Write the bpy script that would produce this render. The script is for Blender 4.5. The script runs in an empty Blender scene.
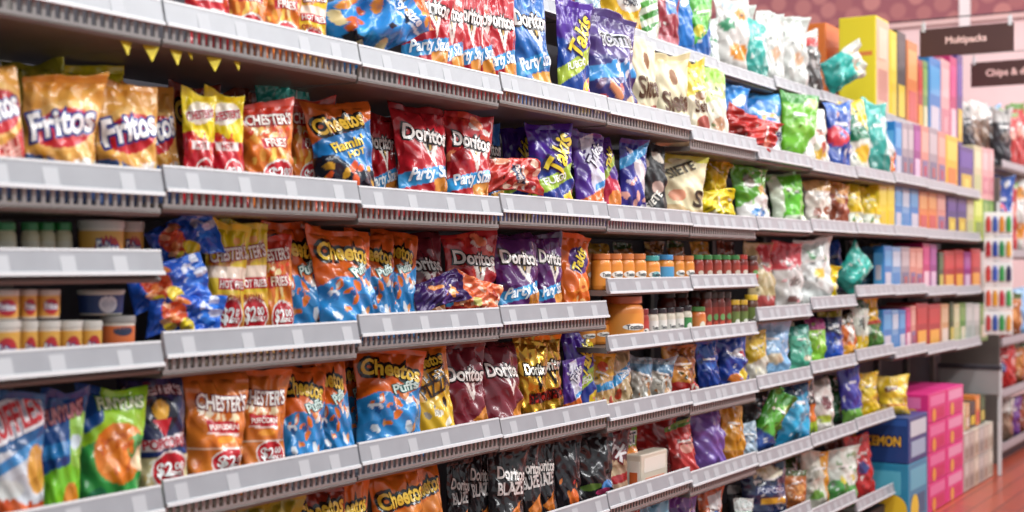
import bpy, bmesh, math, random, re
import numpy as np
from mathutils import Vector, Matrix, Euler
from collections import defaultdict
C = bpy.context.scene.collection
PI = math.pi; R = math.radians
F = 1400.0; D = 2.4; H = 1.5; TH0 = math.atan(833 / F); HY = 264.0

# ---------------------------------------------------------------- camera geometry (metres from photo pixels)
def Yat(px, s=0.0):
    return (D + s) / math.tan(TH0 - math.atan((px - 512) / F))
def depth(px, s=0.0):
    a = math.atan((px - 512) / F)
    return (D + s) / math.sin(TH0 - a) * math.cos(a)
def Zat(px, py, s=0.0):
    return H - (py - HY) * depth(px, s) / F
def theta(px):
    return TH0 - math.atan((px - 512) / F)

# ---------------------------------------------------------------- colour + materials
def lin(h):
    h = h.lstrip('#'); out = []
    for i in (0, 2, 4):
        c = int(h[i:i + 2], 16) / 255
        out.append(c / 12.92 if c <= .04045 else ((c + .055) / 1.055) ** 2.4)
    return out
def newmat(name):
    m = bpy.data.materials.new(name); m.use_nodes = True
    nt = m.node_tree; b = nt.nodes['Principled BSDF']
    return m, nt, b
def plain(name, col, rough=.5, metal=0, noise=0.0, nscale=30, bump=0):
    m, nt, b = newmat(name); c = lin(col)
    b.inputs['Base Color'].default_value = (*c, 1); b.inputs['Roughness'].default_value = rough
    b.inputs['Metallic'].default_value = metal
    if noise:
        tc = nt.nodes.new('ShaderNodeTexCoord'); n = nt.nodes.new('ShaderNodeTexNoise')
        n.inputs['Scale'].default_value = nscale; n.inputs['Detail'].default_value = 4
        nt.links.new(tc.outputs['Object'], n.inputs['Vector'])
        r = nt.nodes.new('ShaderNodeValToRGB')
        r.color_ramp.elements[0].position = .3; r.color_ramp.elements[1].position = .7
        r.color_ramp.elements[0].color = (*[x * (1 - noise) for x in c], 1)
        r.color_ramp.elements[1].color = (*[min(1, x * (1 + noise)) for x in c], 1)
        nt.links.new(n.outputs['Fac'], r.inputs['Fac']); nt.links.new(r.outputs['Color'], b.inputs['Base Color'])
        if bump:
            bp = nt.nodes.new('ShaderNodeBump'); bp.inputs['Strength'].default_value = bump; bp.inputs['Distance'].default_value = .002
            nt.links.new(n.outputs['Fac'], bp.inputs['Height']); nt.links.new(bp.outputs['Normal'], b.inputs['Normal'])
    return m
def print_mat(name, rough, metal, bump, coat, scale=9):
    """printed film: colours from the mesh's own print layer, crinkles from a ridged noise"""
    m, nt, b = newmat(name)
    at = nt.nodes.new('ShaderNodeAttribute'); at.attribute_name = 'print'
    nt.links.new(at.outputs['Color'], b.inputs['Base Color'])
    b.inputs['Roughness'].default_value = rough; b.inputs['Metallic'].default_value = metal
    b.inputs['Coat Weight'].default_value = coat; b.inputs['Coat Roughness'].default_value = .08
    if bump:
        tc = nt.nodes.new('ShaderNodeTexCoord'); n = nt.nodes.new('ShaderNodeTexNoise')
        n.noise_type = 'RIDGED_MULTIFRACTAL'
        n.inputs['Scale'].default_value = scale; n.inputs['Detail'].default_value = 3; n.inputs['Distortion'].default_value = .6
        oi = nt.nodes.new('ShaderNodeObjectInfo'); ad = nt.nodes.new('ShaderNodeVectorMath')
        sc = nt.nodes.new('ShaderNodeVectorMath'); sc.operation = 'SCALE'; sc.inputs['Scale'].default_value = 7
        cx = nt.nodes.new('ShaderNodeCombineXYZ')
        nt.links.new(oi.outputs['Random'], cx.inputs['X']); nt.links.new(oi.outputs['Random'], cx.inputs['Z'])
        nt.links.new(cx.outputs['Vector'], sc.inputs[0])
        nt.links.new(tc.outputs['Object'], ad.inputs[0]); nt.links.new(sc.outputs['Vector'], ad.inputs[1])
        nt.links.new(ad.outputs['Vector'], n.inputs['Vector'])
        bp = nt.nodes.new('ShaderNodeBump'); bp.inputs['Strength'].default_value = bump; bp.inputs['Distance'].default_value = .016
        vo = nt.nodes.new('ShaderNodeTexVoronoi'); vo.inputs['Scale'].default_value = scale * 1.9
        dz = nt.nodes.new('ShaderNodeVectorMath'); dz.operation = 'MULTIPLY_ADD'; dz.inputs[1].default_value = (.05, .05, .05)
        nt.links.new(n.outputs['Color'], dz.inputs[0]); nt.links.new(ad.outputs['Vector'], dz.inputs[2]); nt.links.new(dz.outputs['Vector'], vo.inputs['Vector'])
        mm = nt.nodes.new('ShaderNodeMath'); mm.operation = 'MULTIPLY_ADD'; mm.inputs[1].default_value = .75
        nt.links.new(vo.outputs['Distance'], mm.inputs[0]); nt.links.new(n.outputs['Fac'], mm.inputs[2])
        nt.links.new(mm.outputs['Value'], bp.inputs['Height']); nt.links.new(bp.outputs['Normal'], b.inputs['Normal'])
        nt.links.new(bp.outputs['Normal'], b.inputs['Coat Normal'])
    return m
M_film = print_mat('printed film', .27, 0, .85, .5, 8)
M_foil = print_mat('metallic film', .25, .75, .8, .3, 9)
M_matte = print_mat('matte film', .5, 0, .35, .1)
M_card = print_mat('printed card', .45, 0, 0, .15)
M_strip = plain('pale grey plastic', '94969b', .3, 0, .05, 14)
M_lip = plain('white plastic lip', 'cfd0d2', .35)
M_tag = plain('white paper tag', 'abadb1', .5)
M_metal = plain('grey enamelled steel', '68635f', .42, .1, .08, 9)
M_bar = plain('pale steel bar', '9c9896', .35, .3)
M_dark = plain('dark back panel', '35323a', .6, 0, .12, 5)
M_glass = plain('jar body', 'c07028', .2)

# ---------------------------------------------------------------- object helpers
def link(name, mesh, parent=None):
    o = bpy.data.objects.new(name, mesh); C.objects.link(o)
    if parent is not None: o.parent = parent
    return o
def tag(o, label, cat, group=None):
    o['label'] = label; o['category'] = cat
    if group: o['group'] = group
    return o
def struct(o):
    o['kind'] = 'structure'; return o
def mesh_from(name, vs, fs, mats, cols=None, smooth=False, fmat=None):
    me = bpy.data.meshes.new(name)
    me.from_pydata([tuple(v) for v in vs], [], [tuple(int(i) for i in f) for f in fs])
    for m in (mats if isinstance(mats, (list, tuple)) else [mats]): me.materials.append(m)
    if cols is not None:
        a = me.color_attributes.new('print', 'FLOAT_COLOR', 'POINT')
        cc = np.ones((len(vs), 4), np.float32); cc[:, :3] = cols
        a.data.foreach_set('color', cc.ravel())
    if smooth:
        me.polygons.foreach_set('use_smooth', np.ones(len(me.polygons), bool))
    if fmat is not None:
        me.polygons.foreach_set('material_index', np.array(fmat, np.int32))
    me.update(); return me
class MB:
    """collects shapes with a colour each into one mesh"""
    def __init__(s): s.v = []; s.f = []; s.c = []
    def add(s, vs, fs, col='ffffff'):
        b = len(s.v); s.v += [tuple(v) for v in vs]; s.f += [tuple(b + i for i in f) for f in fs]
        cl = lin(col) if isinstance(col, str) else col
        s.c += [cl] * len(vs)
    def box(s, x0, x1, y0, y1, z0, z1, col='ffffff', bev=0.0):
        if bev:
            bm = bmesh.new(); bmesh.ops.create_cube(bm, size=1)
            for v in bm.verts:
                v.co = Vector(((x0 + x1) / 2 + v.co.x * (x1 - x0), (y0 + y1) / 2 + v.co.y * (y1 - y0), (z0 + z1) / 2 + v.co.z * (z1 - z0)))
            bmesh.ops.bevel(bm, geom=bm.edges[:], offset=bev, segments=2, affect='EDGES', profile=.5)
            bm.verts.index_update()
            s.add([v.co for v in bm.verts], [[v.index for v in f.verts] for f in bm.faces], col); bm.free(); return
        s.add([(x0, y0, z0), (x1, y0, z0), (x1, y1, z0), (x0, y1, z0), (x0, y0, z1), (x1, y0, z1), (x1, y1, z1), (x0, y1, z1)],
              [(0, 3, 2, 1), (4, 5, 6, 7), (0, 1, 5, 4), (1, 2, 6, 5), (2, 3, 7, 6), (3, 0, 4, 7)], col)
    def extrude_y(s, prof, y0, y1, col='ffffff'):
        n = len(prof)
        vs = [(x, y0, z) for x, z in prof] + [(x, y1, z) for x, z in prof]
        fs = [(i, (i + 1) % n, n + (i + 1) % n, n + i) for i in range(n)] + [tuple(range(n))[::-1], tuple(range(n, 2 * n))]
        s.add(vs, fs, col)
    def lathe(s, prof, col, n=28, cx=0, cy=0, a0=0, a1=2 * PI, cap=True):
        vs = []; fs = []; full = abs(a1 - a0 - 2 * PI) < 1e-6; m = n if full else n + 1
        for r, z in prof:
            for k in range(m):
                a = a0 + (a1 - a0) * k / n; vs.append((cx + r * math.cos(a), cy + r * math.sin(a), z))
        for j in range(len(prof) - 1):
            for k in range(n):
                k2 = (k + 1) % m; fs.append((j * m + k, j * m + k2, (j + 1) * m + k2, (j + 1) * m + k))
        if full and cap:
            fs.append(tuple(range(m))[::-1]); fs.append(tuple((len(prof) - 1) * m + k for k in range(m)))
        s.add(vs, fs, col)
    def tube(s, pts, r, col='ffffff', n=8):
        P = [Vector(p) for p in pts]; vs = []; fs = []
        for i, p in enumerate(P):
            t = (P[min(i + 1, len(P) - 1)] - P[max(i - 1, 0)]).normalized()
            a = t.orthogonal().normalized(); b = t.cross(a)
            for k in range(n): vs.append(p + r * (math.cos(2 * PI * k / n) * a + math.sin(2 * PI * k / n) * b))
        for i in range(len(P) - 1):
            for k in range(n): fs.append((i * n + k, i * n + (k + 1) % n, (i + 1) * n + (k + 1) % n, (i + 1) * n + k))
        fs.append(tuple(range(n))[::-1]); fs.append(tuple((len(P) - 1) * n + k for k in range(n)))
        s.add(vs, fs, col)
    def mesh(s, name, mat, smooth=False, printed=False):
        me = mesh_from(name, s.v, s.f, mat, np.array(s.c) if printed else None, smooth)
        return me
    def obj(s, name, mat, parent=None, smooth=False, printed=False, auto=False):
        me = s.mesh(name, mat, smooth, printed)
        if auto:
            me.polygons.foreach_set('use_smooth', np.ones(len(me.polygons), bool)); me.set_sharp_from_angle(angle=R(35))
        return link(name, me, parent)

# ---------------------------------------------------------------- lettering
_tc = {}
def text_shape(s, fat=.03):
    """outline of a word as triangles, width normalised to 1, centred"""
    k = (s, fat)
    if k in _tc: return _tc[k]
    cu = bpy.data.curves.new('lettering', 'FONT'); cu.body = s; cu.offset = fat; cu.resolution_u = 3
    cu.align_x = 'CENTER'; cu.align_y = 'CENTER'; cu.space_line = .8
    o = bpy.data.objects.new('lettering', cu); C.objects.link(o)
    bpy.context.view_layer.update()
    dg = bpy.context.evaluated_depsgraph_get(); ev = o.evaluated_get(dg); me = ev.to_mesh()
    bm = bmesh.new(); bm.from_mesh(me); bmesh.ops.triangulate(bm, faces=bm.faces[:])
    for it in range(4):
        lg = [e for e in bm.edges if e.calc_length() > .16]
        if not lg: break
        bmesh.ops.subdivide_edges(bm, edges=lg, cuts=1)
        bmesh.ops.triangulate(bm, faces=bm.faces[:])
    bm.verts.index_update()
    v = np.array([(a.co.x, a.co.y) for a in bm.verts]); f = [[a.index for a in p.verts] for p in bm.faces]
    bm.free(); ev.to_mesh_clear(); bpy.data.objects.remove(o); bpy.data.curves.remove(cu)
    # faces up
    for q in f:
        a, b, c = v[q[0]], v[q[1]], v[q[2]]
        if (b[0] - a[0]) * (c[1] - a[1]) - (b[1] - a[1]) * (c[0] - a[0]) < 0: q.reverse()
    k0 = (s, .03)
    if fat == .03:
        w = v[:, 0].max() - v[:, 0].min(); c = (v.max(0) + v.min(0)) / 2
        _tc[k] = ((v - c) / w, f, w, c)
    else:
        t = text_shape(s); _tc[k] = ((v - t[3]) / t[2], f, t[2], t[3])
    return _tc[k]

# ---------------------------------------------------------------- printed bags
def paint(U, V, layers, w, h):
    """evaluates the printed artwork on arrays U, V (V: 0 at the shelf lip, 1 at the top edge)"""
    col = np.ones((U.size, 3)); u = U.ravel(); v = V.ravel()
    for L in layers:
        k = L[0]
        if k == 'F': col[:] = lin(L[1])
        elif k == 'A': m = v > L[1] + (L[3] if len(L) > 3 else 0) * (u - .5) + (L[4] if len(L) > 4 else 0) * np.sin(u * 7); col[m] = lin(L[2])
        elif k == 'B': m = v < L[1] + (L[3] if len(L) > 3 else 0) * (u - .5) + (L[4] if len(L) > 4 else 0) * np.sin(u * 7); col[m] = lin(L[2])
        elif k == 'N':
            s = (L[4] if len(L) > 4 else 0) * (u - .5); m = (v > L[1] + s) & (v < L[2] + s)
            if len(L) > 5: m &= (u > L[5]) & (u < L[6])
            col[m] = lin(L[3])
        elif k == 'E':
            r = R(L[6]) if len(L) > 6 else 0; a = (u - L[1]) * w; b = (v - L[2]) * h * .8
            x = a * math.cos(r) + b * math.sin(r); y = -a * math.sin(r) + b * math.cos(r)
            col[(x / (L[3] * w)) ** 2 + (y / (L[4] * h * .8)) ** 2 < 1] = lin(L[5])
        elif k == 'P':
            rg = random.Random(L[1])
            for i in range(L[2]):
                cu = rg.uniform(L[3], L[4]); cv = rg.uniform(L[5], L[6]); s = L[7] * rg.uniform(.6, 1.3)
                rt = rg.uniform(0, PI); a = (u - cu) * w; b = (v - cv) * h * .8
                x = a * math.cos(rt) + b * math.sin(rt); y = -a * math.sin(rt) + b * math.cos(rt)
                col[(x / s) ** 2 + (y / (s * .55)) ** 2 < 1] = lin(rg.choice(L[8]))
        elif k == 'T':
            pts = L[1]; m = np.zeros(u.size, bool); n = len(pts)
            for i in range(n):
                (x0, y0), (x1, y1) = pts[i], pts[(i + 1) % n]
                if y0 == y1: continue
                c = ((y0 > v) != (y1 > v)) & (u < (x1 - x0) * (v - y0) / (y1 - y0) + x0); m ^= c
            col[m] = lin(L[2])
    return col
VS = .945
def surf(U, V, w, h, t, ph, amp=1.0):
    k1 = 1.5 * amp
    a = np.abs(2 * U - 1)
    tb = np.clip(V / .16, 0, 1) ** .55; tt = np.clip((VS - V) / .40, 0, 1) ** .62
    tv = tb * tt * (.80 + .28 * np.sin(PI * np.clip(1 - V, 0, 1) ** 1.2))
    tu = np.clip(1 - a ** 2.4, 0, 1) ** .8
    d = t / 2 * tv * tu
    e = np.exp(-np.clip(VS - V, 0, 1) / .12) * (V < VS)
    d = d + k1 * e * t * .085 * np.sin(2 * PI * U * 3.4 + ph[0] + 1.6 * np.sin(5 * U + ph[1])) * (1 - a ** 6) * np.clip((VS - V) / .03, 0, 1)
    d = d + k1 * t * .07 * a ** 3 * np.sin(2 * PI * V * 4.3 + ph[2] + 3 * U) * tv * np.clip((1 - a) / .08, 0, 1)
    d = d + k1 * t * .085 * np.sin(2 * PI * (1.2 * U + .8 * V) + ph[3]) * np.sin(2 * PI * (.6 * U - 1.7 * V) + ph[4]) * tv * np.clip((1 - a) / .15, 0, 1)
    d = d + k1 * t * .045 * np.sin(2 * PI * (2.6 * U + 1.3 * V) + ph[5]) * np.sin(2 * PI * (1.1 * U + 3.1 * V) + ph[1]) * tv * np.clip((1 - a) / .15, 0, 1)
    X = w * (U - .5) * (1 - .15 * tv + .018 * np.sin(2 * PI * V * 3 + ph[0]) * (U > .5) + .018 * np.sin(2 * PI * V * 3.3 + ph[3]) * (U < .5))
    X = X + w * .05 * math.sin(ph[5]) * V ** 2 * amp + w * .03 * amp * math.sin(ph[2]) * np.sin(PI * V)
    sm = np.clip((V - VS + .14) / .2, 0, 1) ** 2
    rip = amp * 1.5 * sm * (.035 * t / .1 * np.sin(ph[2]) * (V - .8) * 2 + .055 * t * np.sin(2 * PI * U * 1.6 + ph[4]) + .02 * t * np.sin(2 * PI * U * 4.1 + ph[5]))
    Z = h * V + sm * h * .012 * np.sin(2 * PI * U * 1.1 + ph[1]) + sm * h * .05 * (a - .4) * (.5 + .5 * math.sin(ph[0])) + sm * h * .10 * (U - .5) * math.sin(ph[4])
    d = np.maximum(d, 0)
    return X, d, rip, Z
AMP = {k: 2.2 for k in ('stick_blue', 'purple_flat', 'orange_flat', 'dor_red_flat', 'red_flat', 'yellow_lump', 'yellow_low', 'olive_low', 'teal_food', 'green_flag', 'cheetos_blue')}
AMP['cheetos_blue'] = 1.5
MAT = {'film': M_film, 'foil': M_foil, 'matte': M_matte}
_bags = {}
def bag_mesh(name, variant, far):
    """(pouch mesh, top seal mesh or None) of a printed bag"""
    k = (name, variant, far)
    if k in _bags: return _bags[k]
    d = DES[name]; w, h, t = d['w'], d['h'], d['t']
    rg = random.Random(name + str(variant)); ph = [rg.uniform(0, 2 * PI) for _ in range(6)]
    NU, NV = (22, 30) if far else (56, 76)
    out = []
    nz = 1 if far else 2
    for zone in range(nz):
        if far: v0, v1, n = 0, 1, NV
        else: v0, v1, n = ((0, VS, NV) if zone == 0 else (VS, 1, 6))
        uu, vv = np.meshgrid(np.linspace(0, 1, NU + 1), np.linspace(v0, v1, n + 1))
        X, dd, rip, Z = surf(uu, vv, w, h, t, ph, AMP.get(name, 1))
        th = .0015 if zone or far else 0.0004
        col = paint(uu, (vv - .2) / .8, d['art'], w, h)
        if zone == 1 or far:                                    # crimped seal: printed rib lines keep the bag's colour
            pass
        fr = np.stack([X.ravel(), (-(dd + th) + rip).ravel(), Z.ravel()], 1)
        bk = np.stack([X.ravel(), (dd * .8 + th + rip).ravel(), Z.ravel()], 1)
        N = fr.shape[0]; m = NU + 1
        idx = np.arange(N).reshape(n + 1, m)
        q = np.stack([idx[:-1, :-1], idx[:-1, 1:], idx[1:, 1:], idx[1:, :-1]], -1).reshape(-1, 4)
        fs = q.tolist() + (q[:, ::-1] + N).tolist()
        for j in range(n):
            fs.append((idx[j, 0], idx[j + 1, 0], idx[j + 1, 0] + N, idx[j, 0] + N))
            fs.append((idx[j, -1], idx[j, -1] + N, idx[j + 1, -1] + N, idx[j + 1, -1]))
        for i in range(NU):
            if zone == nz - 1: fs.append((idx[-1, i], idx[-1, i + 1], idx[-1, i + 1] + N, idx[-1, i] + N))
            if zone == 0: fs.append((idx[0, i + 1], idx[0, i], idx[0, i] + N, idx[0, i + 1] + N))
        vs = np.concatenate([fr, bk]); cs = np.concatenate([col, paint(uu, (vv - .2) / .8, d.get('back', d['art'][:2]), w, h)])
        if zone == 0:
            for T in d.get('txt', []):
                s, cu, cv, wf, c = T[:5]; o = T[5] if len(T) > 5 else {}
                lay = []
                if o.get('ol'): lay.append((o['ol'], o.get('ow', .09), .0032))
                lay.append((c, .03, .0064))
                for cc, fat, off in lay:
                    tv, tf, _, _ = text_shape(s, fat); wf = min(wf, 2 * .88 * min(cu - .07, .93 - cu) / max(.5, math.cos(R(o.get('rot', 0)))))
                    p = tv * wf * w; p = np.stack([p[:, 0] + o.get('sh', 0) * p[:, 1], p[:, 1] * o.get('sy', 1)], 1)
                    if o.get('arc'): p[:, 1] += o['arc'] * w * (.25 - (p[:, 0] / (wf * w)) ** 2)
                    r = R(o.get('rot', 0)); p = np.stack([p[:, 0] * math.cos(r) - p[:, 1] * math.sin(r), p[:, 0] * math.sin(r) + p[:, 1] * math.cos(r)], 1)
                    U = cu + p[:, 0] / (w * .88); V = .2 + .8 * cv + p[:, 1] / h
                    ok = np.clip(U, .01, .99), np.clip(V, .02, VS)
                    X2, d2, r2, Z2 = surf(ok[0], ok[1], w, h, t, ph, AMP.get(name, 1))
                    b = len(vs); vs = np.concatenate([vs, np.stack([X2, -(d2 + off) + r2, Z2], 1)])
                    cs = np.concatenate([cs, np.tile(lin(cc), (len(X2), 1))])
                    fs += [[b + i for i in q_] for q_ in tf]
        out.append(mesh_from('pouch' if zone == 0 else 'top_seal', vs, fs, MAT[d.get('mat', 'film')], cs, True))
    if far: out.append(None)
    _bags[k] = out
    return out

# ---------------------------------------------------------------- artwork of every kind of bag
DES = {}
def bag(key, name, desc, short, w, h, t, art, txt=(), mat='film', cat='bag', back=None):
    DES[key] = dict(name=name, desc=desc, short=short, w=w, h=h, t=t, art=art, txt=list(txt), mat=mat, cat=cat, back=back or art[:1])
CH = ['e2862a', 'd06a1e', 'f0a848', 'c2551a']
RED = ['b81c24', 'd8352a', '8e1420', 'e05a30']
ORG = ['f07a1e', 'd85a14', 'f5a040', 'ffc070']
def price(cu, cv, r, ru=None):
    return [('E', cu, cv, r, (ru or r) * .5, 'f4eeea'), ('E', cu, cv, r * .92, (ru or r) * .44, 'c4202c')], [('$2', cu - r * .3, cv, r * .75, 'ffffff'), ('00', cu + r * .42, cv + .035, r * .4, 'ffffff'), ('ONLY', cu + r * .38, cv - .035, r * .7, 'ffffff')]
def add_price(art, txt, cu, cv, r):
    a, b = price(cu, cv, r); return art + a, list(txt) + b

# corn chips, tan bag with red swoosh
bag('fritos', 'corn_chip_bag', 'golden tan corn chip bag with red swoosh', 'tan corn chips', .25, .36, .10,
    [('F', 'dc9e48'), ('A', .86, 'd89038', .1), ('E', .52, .50, .47, .25, 'e9b76a', 12), ('E', .53, .47, .43, .20, 'c2222c', 12), ('B', .20, 'c98c3e', -.1), ('B', .13, '37568c', -.15, .02), ('E', .85, .06, .35, .13, 'dcd4cc', 8), ('P', 3, 10, .05, .95, .1, .2, .012, ['e8c070', 'c88428'])],
    [('Fritos', .5, .53, .78, 'f6f2f2', dict(ol='2b3a86', ow=.10, rot=13, sy=1.25, sh=.1))])
bag('fritoschili', 'corn_chip_bag', 'tan corn chip bag with red lower panel', 'red panel corn chips', .25, .36, .10,
    [('F', 'e0a04a'), ('E', .55, .55, .47, .25, 'f0c070', 12), ('E', .57, .53, .43, .2, 'c2222c', 12), ('B', .22, 'c4302c', .35, .02), ('B', .02, '37568c', .2)],
    [('Fritos', .55, .57, .8, 'f6f2f2', dict(ol='2b3a86', rot=13, sy=1.25)), ('CHILI', .62, .2, .4, 'f0b0a0', dict(rot=20)), ('CHEESE', .62, .1, .5, 'f0b0a0', dict(rot=20))])
a, t_ = add_price([('F', 'c01a2a'), ('A', .50, 'ecd21e', -.1, .03), ('E', .5, .78, .4, .13, 'f6ecd8', 10), ('P', 5, 18, .1, .9, .25, .55, .014, RED + ['e84a34']), ('N', .36, .46, 'f0e4e0', .0, .15, .8)],
                  [("CHESTER'S", .5, .76, .72, 'b2202c', dict(ol='ffffff', rot=8, sy=1.3)), ('HOT', .45, .41, .3, 'b2202c')], .6, .12, .3)
bag('chester_hot', 'corn_snack_bag', 'yellow and red hot corn snack bag', 'yellow-red snacks', .17, .33, .08, a, t_)
a, t_ = add_price([('F', 'e0782a'), ('P', 6, 46, .05, .95, -.1, 1, .017, CH + ['ffd060', 'f7e0a0']), ('A', .84, 'c83a24', 0, .01), ('E', .5, .78, .46, .09, 'c8342a', 4), ('N', .44, .56, 'b81e28', .05, .28, .86), ('P', 7, 12, .1, .9, .6, .72, .012, ['fff0c0', 'e84820'])],
                  [("CHESTER'S", .5, .78, .84, 'fff6ec', dict(ol='a81c20', rot=3, sy=1.4)), ('FRIES', .57, .50, .4, 'f6e6dc')], .62, .13, .34)
bag('chester_fries', 'corn_snack_bag', 'orange fries snack bag with price oval', 'orange fries snacks', .21, .35, .09, a, t_)
a, t_ = add_price([('F', 'e8c832'), ('A', .78, 'e6d420'), ('P', 16, 20, .1, .9, .55, .85, .016, ['f0b060', 'e08828', 'fff0d0', 'b86820']), ('N', .36, .47, 'c0202c', 0, .2, .95), ('N', .22, .34, 'f0c040'), ('N', .47, .58, 'f2dcc8'), ('B', .2, 'eab060'), ('P', 17, 12, .1, .9, -.1, .15, .018, ['e89440', 'd87828'])],
                  [("CHESTER'S", .5, .70, .76, 'fff8f0', dict(ol='a8303c', rot=6, sy=1.3)), ('HOT FRIES', .57, .415, .6, 'f8ece8'), ('ORIGINAL', .5, .28, .55, 'a02828')], .55, .12, .34)
bag('chester_yellow', 'corn_snack_bag', 'yellow puffed fries bag with price oval', 'yellow fries snacks', .22, .36, .10, a, t_)
a, t_ = add_price([('F', '2a2c54'), ('P', 26, 10, .05, .95, .75, 1, .02, ['3b3a6e', '6a2838']), ('E', .5, .66, .32, .17, '1c1c30'), ('E', .5, .70, .15, .1, 'e8b038'), ('T', [(.3, .62), (.7, .62), (.5, .42)], 'c82030'), ('N', .33, .44, 'e4d8dc', .05, .05, .95), ('N', .27, .31, '263a78'), ('B', .26, 'e8d4a0'), ('P', 27, 26, .05, .95, -.1, .24, .014, ['f6ecc8', 'd8b878', 'fff8e4'])],
                  [("CHESTER'S", .5, .87, .8, 'd8c4c8', dict(ol='7a2830', sy=1.2, arc=.2)), ('POPCORN', .5, .385, .8, 'b02838', dict(sy=1.2))], .55, .12, .38)
bag('popcorn', 'popcorn_bag', 'navy and red popcorn bag with price oval', 'navy popcorn', .19, .36, .08, a, t_)
a, t_ = add_price([('F', 'd8792c'), ('A', .90, 'c86a24'), ('P', 36, 9, .2, .75, .52, .64, .014, ['fff4dc', 'f6e4b8']), ('N', .40, .52, 'c01e2c', -.04, .22, .78), ('N', .38, .40, 'f4e4dc', -.04, .2, .8), ('E', .55, .33, .16, .03, 'f0a030'), ('N', .24, .252, 'f0d8c0'), ('P', 37, 16, .05, .95, -.1, .2, .02, ['e08434', 'c86420', 'f0a050'])],
                  [("CHESTER'S", .53, .72, .70, 'f6f2ec', dict(ol='8c2a30', rot=-3, sy=1.9, arc=-.15)), ('PUFFCORN', .5, .46, .46, 'f8e8e0', dict(sy=1.1))], .66, .11, .3)
bag('puffcorn', 'corn_snack_bag', 'orange puffed corn bag with red label', 'orange puffed corn', .21, .36, .10, a, t_)
bag('cheetos_hot', 'cheese_puff_bag', 'orange and blue bag with yellow bubble lettering', 'orange-blue puffs', .24, .37, .10,
    [('F', 'cf5f1c'), ('B', .66, '2379bc', .28, .03), ('B', .30, '1c2030', -.15, .05), ('P', 41, 12, .05, .95, 0, .3, .02, ['d8a030', 'e85a24', 'e8d8c8', '202030']), ('B', .02, 'd05030')],
    [('Cheetos', .45, .76, .88, 'e9b93c', dict(ol='16110e', ow=.16, rot=14, sy=1.5)), ("Flamin'", .5, .52, .5, 'f2d040', dict(rot=16, ol='1c4a88', ow=.06)), ('HOT', .62, .42, .26, 'f2d040', dict(rot=16))])
bag('cheetos', 'cheese_puff_bag', 'orange puffs bag with blue lower half', 'orange puffs', .25, .39, .11,
    [('F', 'd9621c'), ('B', .47, '2a86c8', .18, .05), ('P', 43, 24, .1, .95, .05, .45, .018, ['e6741e', 'f0a060', 'e8eef4', '1c5a9c', 'e0d8d0']), ('E', .72, .62, .1, .05, '3aa4a0', 20), ('P', 44, 6, .55, .95, .45, .72, .014, ['f0e8e0', 'e08030'])],
    [('Cheetos', .48, .72, .86, 'eac23c', dict(ol='17120e', ow=.17, rot=-8, sy=1.5, arc=.12)), ('Puffs', .66, .54, .34, 'd8f0e8', dict(ol='1f7a78', rot=18))])
bag('cheetos_pizza', 'cheese_puff_bag', 'gold pizza flavour puffs bag', 'gold pizza puffs', .21, .36, .10,
    [('F', 'e0a024'), ('A', .72, 'dd7a20', -.1), ('B', .4, 'e8bb30', .2), ('P', 51, 12, .25, .9, .05, .5, .02, ['f4ecd8', '9a9488', '302820', 'f0d060', 'e88420'])],
    [('Cheetos', .45, .80, .9, 'eac23c', dict(ol='17120e', ow=.16, rot=8, sy=1.3)), ('CHEESY', .55, .62, .72, '2c1c10', dict(rot=18, sy=1.2)), ('PIZZA', .55, .49, .62, '2c1c10', dict(rot=18, sy=1.4))])
bag('cheetos_gold', 'cheese_puff_bag', 'orange crunchy puffs bag with blue size panel', 'orange crunchy puffs', .23, .36, .10,
    [('F', 'e0842a'), ('A', .55, 'dc7020', .2), ('N', .08, .26, '2a80c4', .12, .1, .95), ('B', .06, 'd03a2c', .1), ('P', 53, 5, .0, .3, .1, .4, .02, ['b83420', 'e8b040'])],
    [('Cheetos', .5, .70, .84, 'eac23c', dict(ol='17120e', ow=.16, rot=7, sy=1.4)), ('SIZE!', .58, .17, .5, 'f4f4f4', dict(rot=8, sh=.2))])
bag('cheetos_maroon', 'cheese_puff_bag', 'rust red puffs bag with yellow lettering', 'rust red puffs', .24, .34, .10,
    [('F', 'a23a20'), ('A', .85, '8a2e1c'), ('B', .5, 'c2451e', .1), ('P', 55, 8, .1, .9, .3, .5, .02, ['e09030', '702018'])],
    [('Cheetos', .5, .76, .86, 'e8c040', dict(ol='1c1410', ow=.15, rot=8, sy=1.5))])
bag('cheetos_blue', 'cheese_puff_bag', 'bright blue puffs bag tipped over', 'bright blue puffs', .27, .38, .12,
    [('F', '2282cc'), ('A', .8, 'd86a20', .1), ('P', 57, 16, .1, .9, -.15, .35, .03, ['e09038', '1a1c2c', '2a9ad8', 'c85a20', 'f0d8a0']), ('N', .5, .53, 'd8ecf8', .35), ('P', 58, 7, .3, .9, .6, .85, .02, ['e8a040', '1b2238'])],
    [('Party Size', .55, .62, .6, 'f2f6fa', dict(rot=18, sh=.2))])
def dor(base, dark, banner=True, chip='d98c34'):
    a = [('F', base), ('A', .93, dark), ('T', [(.36, .64), (.47, .64), (.57, .40), (.66, .64), (.74, .64), (.59, .30)], 'f0e6dc'), ('T', [(.45, .66), (.57, .42), (.66, .66)], '1d1518'), ('T', [(.53, .62), (.58, .47), (.62, .62)], 'd8b060')]
    if banner: a += [('N', .13, .29, '3c9ad6', .16)]
    a += [('T', [(.52, .16), (1.0, .24), (.98, -.1), (.6, -.15)], chip), ('P', 61, 16, .6, .96, -.1, .16, .008, ['f0b860', 'b86420'])]
    return a
dt = lambda **k: [('Doritos', .52, .66, .84, 'f1eae4', dict(ol='2a1a1e', ow=.11, rot=-4, sy=1.35, **k))]
ps = [('Party Size', .52, .215, .74, 'f2f7fa', dict(rot=9, sh=.22, sy=1.3))]
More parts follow.
